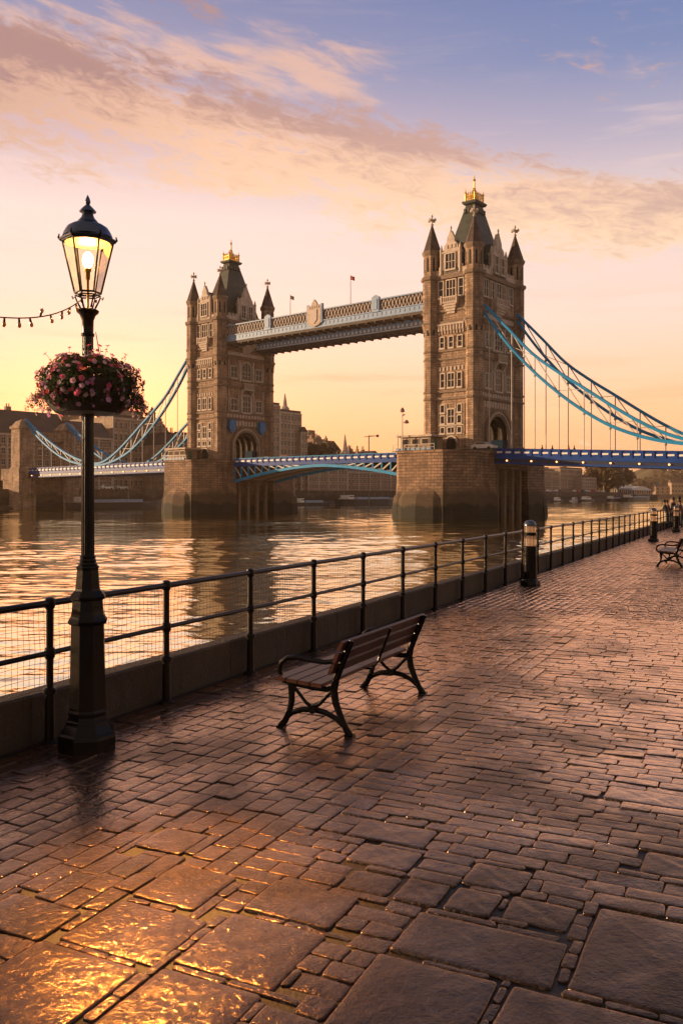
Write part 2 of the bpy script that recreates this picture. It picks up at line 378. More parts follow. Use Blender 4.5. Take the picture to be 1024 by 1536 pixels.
# paving stones: real blocks
def build_paving():
    g = np.random.default_rng(5)
    slabs = [(-1.78,-1.38,2.26,2.64),(-2.24,-1.82,2.25,2.77),(-2.90,-2.28,2.2,2.75),(-2.18,-1.70,2.82,3.30),(-1.66,-1.32,2.83,3.29),
             (-2.70,-2.22,2.81,3.29),(-.65,-.38,2.88,3.35),(-.95,-.70,3.02,3.38),(-1.25,-1.02,3.12,3.39),(-1.24,-.99,3.67,3.90),(-1.26,-1.01,3.42,3.64),
             (-.94,-.68,3.66,3.97),(-1.21,-.96,3.94,4.25),(-1.69,-1.31,3.59,4.28),(-1.66,-.90,4.33,5.05),(-2.3,-1.73,3.57,4.09),(-2.4,-1.71,4.13,4.9),
             (-1.28,-.72,5.12,5.7),(-.42,-.14,4.45,4.9),(-2.95,-2.34,3.57,4.2),(-3.5,-2.95,2.4,3.1),(-3.6,-2.76,3.2,3.9),(-3.2,-2.45,4.3,5.0),
             (-2.30,-2.0,1.75,2.19),(-1.30,-1.0,1.9,2.2),(-2.7,-2.4,1.4,2.0),(.62,.88,4.1,4.7),(2.2,2.44,4.6,5.2),(3.1,3.34,3.9,4.5),(.3,.54,5.3,5.9)]
    def clip(st, sl):
        s0, s1, c0, c1 = st
        for a0, a1, b0, b1 in sl:
            if s0 < a1 and s1 > a0 and c0 < b1 and c1 > b0:
                cand = [(s0, a0, c0, c1), (a1, s1, c0, c1), (s0, s1, c0, b0), (s0, s1, b1, c1)]
                cand = [q for q in cand if q[1] - q[0] > .032 and q[3] - q[2] > .032]
                if not cand: return None
                s0, s1, c0, c1 = max(cand, key=lambda q: (q[1] - q[0]) * (q[3] - q[2]))
        return (s0, s1, c0, c1)
    near = []; far = []
    def vis(s, c):
        X, Y, _ = SC(s, c)
        return Y > 1.4 and X < .394 * Y + 3.2 and X > -.394 * Y - 2.5
    # courses along the railing
    CB = 2.84
    cr = []; s = -4.0; jag = []
    while s < 62:
        cr.append((s, s + (g.uniform(.112, .138) if s < 12 else g.uniform(.125, .15)))); s = cr[-1][1]
    off = []; k = 0
    while k < len(cr):
        m_ = int(g.integers(2, 6)); o_ = int(g.integers(0, 3)) * .142
        for j in range(k, min(k + m_, len(cr))): off.append(o_)
        if o_: jag.append((cr[k][0], cr[min(k + m_, len(cr)) - 1][1], CB - o_, CB))
        k += m_
    for i in range(20):
        c0 = i * .142; c1 = c0 + .142
        s = -9 + g.uniform(0, .2)
        while s < 62:
            L = g.uniform(.17, .31) if s < 20 else g.uniform(.22, .36)
            if vis(s, c0):
                st = (s, s + L, c0, c1)
                if s < 5: st = clip(st, slabs)
                if st and i >= 17: st = clip(st, [j for j in jag if j[0] < st[1] and j[1] > st[0]])
                if st: (near if s < 9 else far).append(st)
            s += L
    # courses across the promenade
    for k in range(len(cr)):
        s = cr[k][0]; h = cr[k][1] - s
        c = CB - off[k] + .002
        while c < 26:
            L = g.uniform(.16, .34)
            if vis(s, c):
                st = (s, s + h, c, c + L)
                if s < 5: st = clip(st, slabs)
                if st: (near if s < 9 else far).append(st)
            elif c > 9 and not vis(s, c): break
            c += L
    vs = []; fs = []; tint = []; base = 0
    def batch(st, gap, cr, jit, corner, edge, rings, amp):
        nonlocal base
        st = np.array(st); n = len(st)
        if not n: return
        s0, s1, c0, c1 = st.T
        gp = gap * g.uniform(.6, 1.4, n)
        hs = (s1 - s0) / 2 - gp; hc = (c1 - c0) / 2 - gp; ms = (s0 + s1) / 2; mc = (c0 + c1) / 2
        r = np.minimum(cr * g.uniform(.7, 1.4, n), np.minimum(hs, hc) * .7)
        pts = []
        for q, (sx, sy) in enumerate(((1, 1), (-1, 1), (-1, -1), (1, -1))):
            cj = g.uniform(-jit, jit, (n, 2))
            for k in range(corner):
                a = (q + k / (corner - 1)) * math.pi / 2
                pts.append(np.stack([sx * (hs - r) + r * math.cos(a) + cj[:, 0], sy * (hc - r) + r * math.sin(a) + cj[:, 1]], 1))
            if edge:   # points along the following edge, filled after
                for k in range(edge): pts.append(None)
        Np = len(pts)
        for i in range(Np):
            if pts[i] is None:
                a = i
                while pts[a] is None or isinstance(pts[a], tuple): a -= 1
                bnd = i
                while pts[bnd % Np] is None or isinstance(pts[bnd % Np], tuple): bnd += 1
                t = (i - a) / (bnd - a); A = pts[a]; B = pts[bnd % Np]
                pts[i] = ('e', A, B, t)
        out = []
        for q in pts:
            if isinstance(q, tuple):
                out.append(q[1] * (1 - q[3]) + q[2] * q[3] + g.uniform(-jit * .45, jit * .45, (n, 2)))
            else: out.append(q + g.uniform(-jit * .2, jit * .2, (n, 2)))
        P = np.stack(out, 1)                       # n, Np, 2
        tilt = g.normal(0, .013 if corner == 3 else .0035, (n, 2)); lift = g.normal(0, .0022, n)
        V = []
        for (f, zz) in rings:
            q = P * f
            zr = zz + lift[:, None] + (q * tilt[:, None, :]).sum(2)
            if f < .97:
                zr = zr + amp * (np.sin(q[..., 0] * 23 + ms[:, None] * 7) * np.sin(q[..., 1] * 29 + mc[:, None] * 11) + .6 * np.sin(q[..., 0] * 61 + q[..., 1] * 47 + ms[:, None] * 31)) * min(1, (1 - f) * 3)
            V.append(np.concatenate([q, zr[..., None]], 2))
        ctr = np.zeros((n, 1, 3)); ctr[:, 0, 2] = rings[-1][1] + lift + amp * g.normal(0, .5, n)
        A = np.concatenate(V + [ctr], 1)           # n, R*Np+1, 3
        A[..., 0] += ms[:, None]; A[..., 1] += mc[:, None]
        X = P0[0] + A[..., 0] * RV[0] + A[..., 1] * CV[0]; Y = P0[1] + A[..., 0] * RV[1] + A[..., 1] * CV[1]
        Wd = np.stack([X, Y, A[..., 2]], 2); nv = Wd.shape[1]
        loc = []; tri = []
        Rn = len(rings)
        for k in range(Rn - 1):
            for i in range(Np):
                j = (i + 1) % Np
                loc.append((k * Np + i, k * Np + j, (k + 1) * Np + j, (k + 1) * Np + i))
        for i in range(Np): tri.append(((Rn - 1) * Np + i, (Rn - 1) * Np + (i + 1) % Np, Rn * Np))
        off = base + np.arange(n) * nv
        vs.append(Wd.reshape(-1, 3))
        fs.append((np.array(loc)[None, :, ::-1] + off[:, None, None]).reshape(-1, 4)); fs.append((np.array(tri)[None, :, ::-1] + off[:, None, None]).reshape(-1, 3))
        tint.append(np.repeat(np.clip(g.normal(.5, .24, n), 0, 1), nv)); base += n * nv
    batch(near, .0030, .012, .0045, 3, 1, [(1.0, -.02), (1.0, .0028), (.978, .0048), (.90, .0055), (.45, .0057)], .0016)
    batch(far, .0045, .014, .004, 3, 0, [(1.0, -.02), (.99, .001), (.92, .0045)], .0010)
    batch(slabs, .0045, .020, .006, 4, 7, [(1.0, -.02), (1.0, .002), (.988, .0055), (.96, .0070), (.82, .0075), (.66, .008), (.50, .008), (.34, .008), (.17, .008)], .0018)
    V = np.concatenate(vs); T = np.concatenate(tint)
    me = bpy.data.meshes.new('promenade_paving')
    lens = np.concatenate([np.full(len(f), f.shape[1]) for f in fs]); idx = np.concatenate([f.ravel() for f in fs])
    me.vertices.add(len(V)); me.vertices.foreach_set('co', V.ravel())
    me.loops.add(len(idx)); me.loops.foreach_set('vertex_index', idx.astype(np.int32))
    me.polygons.add(len(lens)); me.polygons.foreach_set('loop_start', (np.cumsum(lens) - lens).astype(np.int32))
    me.polygons.foreach_set('loop_total', lens.astype(np.int32)) if False else None
    me.update(calc_edges=True); me.validate()
    a = me.attributes.new('tint', 'FLOAT', 'POINT'); a.data.foreach_set('value', T)
    me.shade_smooth()
    me.materials.append(M['paving'])
    o = bpy.data.objects.new('promenade_paving', me); COL.objects.link(o); o['kind'] = 'structure'
    print('stones', len(near), len(far), 'verts', len(V))
build_paving()

# ------------------------------------------------------------------ low wall, railing
def wall_mat():
    m = bpy.data.materials.new('river_wall_stone'); m.use_nodes = True; N = NT(m.node_tree); p = N.n['Principled BSDF']
    g = N.new('ShaderNodeNewGeometry').outputs['Position']; X, Y, Z = N.sep(g)
    a = N.noise(g, 1.6, 6, .7, .5); b = N.noise(N.xyz(N.m('MULTIPLY', X, 9), N.m('MULTIPLY', Y, 9), N.m('MULTIPLY', Z, 1.2)), 1, 5, .65); c = N.noise(g, 38, 4, .65)
    col = N.ramp(a, [(.25, (.035, .022, .013)), (.5, (.062, .039, .022)), (.75, (.095, .062, .036))])
    col = N.mix(N.m('MULTIPLY', N.ss(b, .5, .7), .75), col, (.028, .020, .012))
    col = N.mix(N.m('MULTIPLY', N.ss(N.m('ADD', N.m('MULTIPLY', a, .6), N.m('MULTIPLY', Z, -1.1)), .16, .34), .6), col, (.030, .028, .014))
    col = N.mix(N.m('MULTIPLY', N.ss(c, .56, .68), .5), col, (.12, .082, .05))
    N.l.new(col, p.inputs['Base Color']); p.inputs['Roughness'].default_value = .75
    bb = N.new('ShaderNodeBump'); bb.inputs['Strength'].default_value = 1; bb.inputs['Distance'].default_value = .022
    N.l.new(N.m('ADD', N.m('ADD', c, N.m('MULTIPLY', a, 1.2)), N.m('MULTIPLY', b, .4)), bb.inputs['Height']); N.l.new(bb.outputs[0], p.inputs['Normal'])
    return m
b = MB(); s = -14.0; g2 = random.Random(3)
while s < 150:
    L = g2.uniform(1.15, 1.45); h = .385 + g2.uniform(-.004, .004); o1 = g2.uniform(-.003, .003)
    rings = []
    for ss_ in (s + .004, s + L - .004):
        rings.append([SC(ss_, -.09 + o1, -.02), SC(ss_, -.09 + o1, h - .02), SC(ss_, -.11, h), SC(ss_, -.27, h + .004), SC(ss_, -.29, h - .02), SC(ss_, -.29, -.02)])
    b.loft(rings); s += L
o = obj('river_wall', b, wall_mat()); tag(o, 'low brown stone river wall running behind the black railing', 'wall')

rail = thing('promenade_railing', 'black two-rail tubular railing with netting along the river wall', 'railing', SC(0, 0), RZS)
SPC = 1.475
pm = MB()
pm.tube([(0, 0, 0), (0, 0, .40)], [.040, .037], 12)
pm.lathe([(.075, 0), (.075, .012), (.045, .03)], 12)
pm.lathe([(.038, .385), (.055, .395), (.055, .425), (.034, .44)], 12)
pm.tube([(0, 0, .44), (0, 0, 1.095)], .029, 12)
for zc in (.71, 1.10): pm.lathe([(.029, zc - .05), (.040, zc - .035), (.046, zc), (.040, zc + .035), (.024, zc + .045), (.006, zc + .048)], 12)
pme = pm.mesh('post', True)
n_posts = 62
sp = []
s = -8.0 * SPC
for i in range(n_posts + 8): sp.append(s + i * SPC)
for q in sp: obj('post', pme, M['iron_rail'], rail, (q, 0, 0))
for nm, zc, rr in (('top_rail', 1.10, .027), ('middle_rail', .71, .021)):
    obj(nm, MB().tube([(sp[0] + i * (sp[-1] - sp[0]) / 40, 0, zc) for i in range(41)], rr, 12), M['iron_rail'], rail, smooth=True)
gn = random.Random(12)
for i, q in enumerate(sp[:-1]):
    if q < -4 or q > 8.2: continue
    b = MB(); n = 26; L = SPC - .09; z0 = .42; z1 = 1.075; nz = 13
    ph = gn.uniform(0, 6)
    def D(x, z): return (.010 * math.sin(x * 7 + ph + z * 3) + .004 * math.sin(z * 19 + x * 5), .012 * math.sin(x * 5 + ph) * math.sin((z - z0) * 5))
    for k in range(n):
        xx = .045 + L * k / (n - 1)
        pts = []
        for j in range(9):
            zz = z0 + (z1 - z0) * j / 8; dx, dy = D(xx, zz); pts.append((q + xx + dx * .8, dy + .012, zz))
        b.tube(pts, .0019, 3, cap=False)
    for j in range(nz):
        zz = z0 + (z1 - z0) * j / (nz - 1); pts = []
        for k in range(12):
            xx = .045 + L * k / 11; dx, dy = D(xx, zz); pts.append((q + xx, dy + .012, zz + dx * 1.0))
        b.tube(pts, .0020, 3, cap=False)
    obj('netting', b, M['wire'], rail)

# ------------------------------------------------------------------ street lamp
lx, ly, _ = SC(.03, .36)
lamp = thing('street_lamp', 'tall black ornate street lamp, its hexagonal lantern lit, beside the river railing', 'street lamp', (lx, ly, 0), R(12))
b = MB()
b.lathe([(.225, 0), (.228, .10), (.222, .125), (.205, .14), (.17, .20), (.165, .225), (.155, .235), (.15, .26)], 8, ph=R(22.5))
b.lathe([(.148, .26), (.150, .29), (.143, .31), (.130, .94), (.130, .955)], 8, ph=R(22.5))
b.lathe([(.130, .955), (.152, .968), (.156, .985), (.142, 1.005), (.130, 1.03), (.125, 1.06), (.118, 1.14)], 8, ph=R(22.5))
b.lathe([(.118, 1.14), (.138, 1.152), (.142, 1.17), (.122, 1.195), (.105, 1.215)], 8, ph=R(22.5))
b.lathe([(.100, 1.215), (.096, 1.23), (.084, 1.37), (.086, 1.385), (.092, 1.39), (.082, 1.405)], 8, ph=R(22.5))
obj('pedestal', b, M['iron'], lamp)
b = MB(); b.lathe([(.070, 1.400), (.074, 1.415), (.062, 1.43), (.066, 1.445), (.058, 1.46), (.062, 1.475), (.050, 1.49)], 24)
n = 32; prof = [(.050, 1.485), (.046, 2.4), (.042, 3.18)]
rings = []
for r_, z_ in prof:
    rings.append([((r_ * (1 - (.07 if i % 2 else 0))) * math.cos(2 * math.pi * i / n), (r_ * (1 - (.07 if i % 2 else 0))) * math.sin(2 * math.pi * i / n), z_) for i in range(n)])
b.loft(rings)
obj('shaft', b, M['iron'], lamp)
b = MB(); b.lathe([(.042, 3.165), (.050, 3.17), (.052, 3.185), (.043, 3.195), (.045, 3.29), (.060, 3.33), (.082, 3.35), (.085, 3.365), (.070, 3.375), (.045, 3.38)], 20)
obj('capital', b, M['iron'], lamp, smooth=True)
# lantern: hexagonal tapered frame z 3.52..3.90
Z0, Z1, R0, R1 = 3.50, 3.895, .098, .190
def hexp(r, z, k, off=0): a = math.pi / 3 * k + off; return (r * math.cos(a), r * math.sin(a), z)
fr = MB()
for k in range(6):
    fr.tube([hexp(R0, Z0, k), hexp(R1, Z1, k)], .0075, 6)
    fr.tube([hexp(R0, Z0, k), hexp(R0, Z0, k + 1)], .0085, 6); fr.tube([hexp(R0 * .96, Z0 - .02, k), hexp(R0 * .96, Z0 - .02, k + 1)], .006, 6)
    fr.tube([hexp(R1, Z1, k), hexp(R1, Z1, k + 1)], .011, 6)
    # curled feet down to the capital
    c_ = [hexp(R0 + .018, Z0 - .028, k), hexp(R0 + .012, Z0 - .048, k), hexp(R0 - .004, Z0 - .03, k), hexp(R0 - .018, Z0 - .065, k), hexp(.055, 3.385, k)]
    if k % 2 == 0 or True: fr.tube(c_, [.006, .007, .007, .006, .008], 6)
    fr.tube([hexp(R1 + .006, Z1, k), hexp(R1 + .026, Z1 + .022, k), hexp(R1 + .020, Z1 + .05, k)], [.010, .009, .004], 6)
lant = obj('lantern_frame', fr, M['iron'], lamp, smooth=True)
def lamp_glass():
    m = bpy.data.materials.new('lantern_glass'); m.use_nodes = True; N = NT(m.node_tree); N.n.clear()
    tr = N.new('ShaderNodeBsdfTransparent'); tr.inputs[0].default_value = (1, .93, .80, 1)
    tl = N.new('ShaderNodeBsdfTranslucent'); tl.inputs[0].default_value = (1, .74, .40, 1)
    gl = N.new('ShaderNodeBsdfGlossy'); gl.inputs['Roughness'].default_value = .05
    m1 = N.new('ShaderNodeMixShader'); m1.inputs[0].default_value = .0; N.l.new(tr.outputs[0], m1.inputs[1]); N.l.new(tl.outputs[0], m1.inputs[2])
    fz = N.new('ShaderNodeFresnel'); fz.inputs[0].default_value = 1.12
    m2 = N.new('ShaderNodeMixShader'); N.l.new(fz.outputs[0], m2.inputs[0]); N.l.new(m1.outputs[0], m2.inputs[1]); N.l.new(gl.outputs[0], m2.inputs[2])
    o = N.new('ShaderNodeOutputMaterial'); N.l.new(m2.outputs[0], o.inputs[0]); return m
M['lampglass'] = lamp_glass()
for k in range(6):
    a, b_, c_, d_ = [Vector(v) * Vector((.985, .985, 1)) if False else Vector((v[0] * .985, v[1] * .985, v[2])) for v in (hexp(R0, Z0 + .004, k), hexp(R0, Z0 + .004, k + 1), hexp(R1, Z1 - .004, k + 1), hexp(R1, Z1 - .004, k))]
    obj('glass_pane', MB().add([a, b_, c_, d_], [(0, 1, 2, 3)]), M['lampglass'], lamp)
cp = MB()
cp.lathe([(.150, Z1 + .004), (.212, Z1 + .006), (.218, Z1 + .016), (.198, Z1 + .032), (.188, Z1 + .036)], 6)
cp.lathe([(.188, Z1 + .03), (.184, Z1 + .050), (.170, Z1 + .078), (.152, Z1 + .106), (.118, Z1 + .128), (.082, Z1 + .142), (.060, Z1 + .15)], 36)
cp.lathe([(.076, Z1 + .142), (.080, Z1 + .150), (.070, Z1 + .162), (.050, Z1 + .185), (.040, Z1 + .215), (.036, Z1 + .225)], 24)
cp.lathe([(.040, Z1 + .222), (.063, Z1 + .230), (.063, Z1 + .236), (.045, Z1 + .255), (.026, Z1 + .275), (.014, Z1 + .285)], 24)
cap = obj('lantern_cap', cp, M['lampcap'], lamp, smooth=True)
obj('finial', MB().lathe([(.008, Z1 + .28), (.017, Z1 + .292), (.022, Z1 + .307), (.016, Z1 + .33), (.007, Z1 + .35), (.001, Z1 + .362)], 16), M['lampcap'], cap, smooth=True)
# bulb and burner
def emis(name, c, s):
    m = bpy.data.materials.new(name); m.use_nodes = True; p = m.node_tree.nodes['Principled BSDF']
    p.inputs['Base Color'].default_value = c4(c); p.inputs['Emission Color'].default_value = c4(c); p.inputs['Emission Strength'].default_value = s; return m
M['bulb'] = emis('lit_bulb', (1, .70, .36), 30)
brn = obj('burner', MB().lathe([(.010, 3.38), (.010, 3.60), (.018, 3.61), (.018, 3.66), (.026, 3.67), (.026, 3.69)], 14), mat('brass_burner', (.45, .26, .08), .35, .8), lamp, smooth=True)
obj('bulb', MB().lathe([(.012, 3.69), (.030, 3.715), (.040, 3.75), (.036, 3.785), (.020, 3.81), (.004, 3.818)], 20), M['bulb'], brn, smooth='all')
obj('reflector', MB().lathe([(.17, Z1 - .012), (.165, Z1 - .004), (.05, Z1 - .002)], 24), mat('cream_reflector', (.7, .5, .25), .5), lamp, smooth=True)
pl = bpy.data.lights.new('lamp_light', 'POINT'); pl.energy = 12; pl.color = (1, .52, .16); pl.shadow_soft_size = .07
po = bpy.data.objects.new('lamp_light', pl); COL.objects.link(po); po.parent = lamp; po.location = (0, 0, 3.84)
sp_l = bpy.data.lights.new('added_paving_spot', 'SPOT'); sp_l.energy = 3600; sp_l.color = (1, .42, .09); sp_l.spot_size = R(29); sp_l.spot_blend = 1.0; sp_l.shadow_soft_size = .05  # added spot beside the bulb, aimed to throw gold light on the paving
so = bpy.data.objects.new('added_paving_spot', sp_l); COL.objects.link(so); so.location = (lx + .05, ly - .09, 3.66)
so.rotation_euler = Vector((-(-.84 - lx), -(4.45 - ly), 3.66)).to_track_quat('Z', 'Y').to_euler()
# thin twig-like bracket seen above the basket
obj('bracket', MB().tube([(.05, -.02, 2.98), (.09, -.02, 3.02), (.06, -.02, 3.2)], [.004, .004, .003], 6), M['iron'], lamp)

# hanging basket
def petal_mesh(r, seed):
    g = random.Random(seed); b = MB(); n = 5
    vs = [(0, 0, 0)]; fs = []
    for k in range(n):
        a = 2 * math.pi * k / n
        for j, (da, rr, zz) in enumerate(((-.60, .82, .12), (-.30, 1.0, .24), (.0, .95, .16), (.30, 1.02, .24), (.60, .82, .12))):
            vs.append((r * rr * math.cos(a + da), r * rr * math.sin(a + da), r * (zz + g.uniform(-.08, .12))))
        i = 1 + k * 5
        fs += [(0, i, i + 1, i + 2), (0, i + 2, i + 3, i + 4)]
    # calyx gives depth
    vs += [(0, 0, -.5 * r), (.22 * r, 0, .02 * r), (-.12 * r, .2 * r, .02 * r), (-.12 * r, -.2 * r, .02 * r)]; q = len(vs) - 4
    fs += [(q, q + 1, q + 2), (q, q + 2, q + 3), (q, q + 3, q + 1)]
    return b.add(vs, fs)
def leafy(name, c, trans=.35):
    m = bpy.data.materials.new(name); m.use_nodes = True; N = NT(m.node_tree); p = N.n['Principled BSDF']
    g = N.new('ShaderNodeTexCoord').outputs['Object']
    N.l.new(N.mix(N.noise(g, 6, 3), tuple(v * .6 for v in c), tuple(min(1, v * 1.5) for v in c)), p.inputs['Base Color'])
    p.inputs['Roughness'].default_value = .55
    tl = N.new('ShaderNodeBsdfTranslucent'); tl.inputs[0].default_value = c4(tuple(min(1, v * 1.6) for v in c))
    mx = N.new('ShaderNodeMixShader'); mx.inputs[0].default_value = trans
    N.l.new(p.outputs[0], mx.inputs[1]); N.l.new(tl.outputs[0], mx.inputs[2]); N.l.new(mx.outputs[0], N.n['Material Output'].inputs[0]); return m
M['leaf'] = leafy('basket_leaf', (.045, .065, .018))
pinks = [leafy('lilac_petal', (.50, .24, .42)), leafy('pink_petal', (.62, .10, .20)), leafy('coral_petal', (.60, .09, .06)), leafy('pale_petal', (.62, .38, .45))]
BZ = 2.80
bask = thing('hanging_basket', 'round flower basket of pink and lilac petunias ringing the lamp post', 'flower basket', (lx, ly, BZ))
b = MB(); b.lathe([(.06, -.235), (.24, -.225), (.28, -.18), (.31, -.10), (.335, 0), (.33, .01), (.06, .0)], 32)
obj('basket_bowl', b, mat('dark_basket', (.020, .017, .012), .7, bump=.6, bscale=30), bask, smooth=True)
gf = random.Random(21)
def bpoint(g, shell=None):
    th = g.uniform(0, 2 * math.pi); t = g.random()
    ph = R(-68 + 150 * t ** .95)
    q = shell if shell else g.uniform(.72, 1.04)
    rx, rz = .365 * q, .215 * q
    bulge = 1 + .07 * math.sin(3 * th + 1) + .06 * math.sin(7 * th + 3 * ph)
    x_ = rx * math.cos(ph) ** .8 * math.cos(th) * bulge; y_ = rx * math.cos(ph) ** .8 * math.sin(th) * bulge; z_ = rz * math.sin(ph) - .015
    if z_ > .1: z_ += .02 * math.sin(5 * th)
    return Vector((x_, y_, z_)), Vector((math.cos(ph) * math.cos(th), math.cos(ph) * math.sin(th), math.sin(ph)))
def trail(g):
    th = g.choice([g.uniform(-.6, .9), g.uniform(2.3, 4.0), g.uniform(0, 6.28)])
    L = g.uniform(.05, .16) if abs(math.cos(th)) > .6 else g.uniform(.02, .08); r0 = g.uniform(.33, .38)
    return th, L, r0
b = MB()
def leaf(b, p, nrm, size, g):
    t = nrm.cross(Vector((g.uniform(-1, 1), g.uniform(-1, 1), g.uniform(-1, 1)))).normalized(); u = nrm.cross(t)
    m_ = nrm * size * .25
    b.add([p - t * size, p + u * size * .5 + m_, p + t * size, p - u * size * .5 + m_], [(0, 1, 2, 3)])
for i in range(13000):
    p, nn = bpoint(gf); nn = (nn + Vector((gf.uniform(-1, 1), gf.uniform(-1, 1), gf.uniform(-1, 1))) * .8).normalized()
    leaf(b, p, nn, gf.uniform(.010, .021), gf)
stray = []
for i in range(52):
    th, L, r0 = trail(gf); p = Vector((r0 * math.cos(th), r0 * math.sin(th), -.08)); pts = [p.copy()]
    for k in range(6):
        p = p + Vector((math.cos(th) * .012 + gf.uniform(-.012, .012), math.sin(th) * .012 + gf.uniform(-.012, .012), -L / 6)); pts.append(p.copy())
        for _ in range(5): leaf(b, p + Vector((gf.uniform(-.02, .02), gf.uniform(-.02, .02), gf.uniform(-.02, .02))), Vector((gf.uniform(-1, 1), gf.uniform(-1, 1), gf.uniform(-1, 1))).normalized(), gf.uniform(.007, .013), gf)
    b.tube(pts, .0016, 4); stray.append((pts[-1], Vector((math.cos(th), math.sin(th), -.3)))); stray.append((pts[3], Vector((math.cos(th), math.sin(th), 0))))
for i in range(60):
    p, nn = bpoint(gf, 1.0)
    if nn.z < .1: continue
    pts = [p, p + nn * .03 + Vector((0, 0, .015)), p + nn * .055 + Vector((gf.uniform(-.02, .02), gf.uniform(-.02, .02), .035))]
    b.tube(pts, .0015, 4); stray.append((pts[-1], Vector((nn.x, nn.y, 1)).normalized()))
    for _ in range(4): leaf(b, pts[1] + Vector((gf.uniform(-.015, .015), gf.uniform(-.015, .015), gf.uniform(-.01, .02))), Vector((gf.uniform(-1, 1), gf.uniform(-1, 1), gf.uniform(-1, 1))).normalized(), .010, gf)
obj('foliage', b, M['leaf'], bask)
spots = []
for i in range(470):
    p, nn = bpoint(gf, gf.uniform(1.0, 1.07)); spots.append((p, nn))
spots += stray
spots.sort(key=lambda q: q[0].y)          # those facing the camera first
pm_ = [petal_mesh(.020, k).mesh('petal') for k in range(4)]
for k in range(4): pm_[k].materials.append(pinks[k])
rest = MB()
front = spots[:330]; gf.shuffle(front); single = set(id(q) for q in front[:96])
for q in spots:
    p, nn = q; k = gf.choices((0, 1, 2, 3), (5, 4, .6, 3))[0]
    nn = (nn + Vector((gf.uniform(-1, 1), gf.uniform(-1, 1), gf.uniform(-1, 1))) * .45).normalized()
    sc_ = gf.uniform(.5, 1.15)
    if id(q) in single:
        f = obj('flower', pm_[k], None, bask, p); f.rotation_euler = nn.to_track_quat('Z', 'Y').to_euler(); f.scale = (sc_,) * 3
    else:
        Q = nn.to_track_quat('Z', 'Y').to_matrix(); src = petal_mesh(.020 * sc_, k)
        rest.add([Q @ Vector(v) + p for v in src.v], src.f)
rf = obj('flowers', rest, pinks[1], bask, kind='stuff')
for k in (0, 3, 2): rf.data.materials.append(pinks[k])
nf_ = len(rf.data.polygons); per = 13
rf.data.polygons.foreach_set('material_index', [(i // per * 7 + i // per // 3) % 4 for i in range(nf_)])

# festoon of small bulbs
fs_ = thing('festoon_lights', 'sagging string of small unlit amber bulbs tied to the lamp post', 'string lights', (lx, ly, 3.42))
pts = []
for i in range(41):
    t = i / 40; s_ = 10 * t; q = t * 10
    sag = -.33 * (1 - math.exp(-q / .42)) + .0 * q + (.012 * (q - .8) ** 2 if q > .8 else 0)
    pts.append((-RV[0] * s_ * 1.0 - .05, -RV[1] * s_, sag * 1.0 + .03))
def fpos(t):
    q = t * 10; sag = -.33 * (1 - math.exp(-q / .42)) + (.012 * (q - .8) ** 2 if q > .8 else 0)
    return Vector((-RV[0] * q - .05, -RV[1] * q, sag + .03))
cpts = [fpos(i / 400) for i in range(0, 160, 2)] + [fpos(i / 100) for i in range(40, 101, 2)]
obj('cable', MB().tube(cpts, .0048, 6), M['cable'], fs_, smooth=True)
lm = MB().lathe([(.007, 0), (.009, -.02), (.009, -.032)], 8)
gm = MB().lathe([(.007, -.028), (.014, -.042), (.015, -.053), (.009, -.066), (.001, -.070)], 10).mesh('bulb_glass', True)
lm = lm.mesh('bulb_socket')
gb_ = random.Random(4)
for i, t in enumerate([.006, .012, .020, .032, .042, .052, .062, .075, .088, .10, .12, .15, .18, .22, .27, .33, .4, .5, .6, .7, .8, .9]):
    p = fpos(t); h = obj('bulb_socket', lm, M['cable'], fs_, p); h.rotation_euler = (gb_.uniform(-.5, .5), gb_.choice([gb_.uniform(-.4, .4), gb_.uniform(-.3, .3), math.pi + gb_.uniform(-.5, .5)]), 0)
    obj('bulb', gm, M['bulbglass'], h)

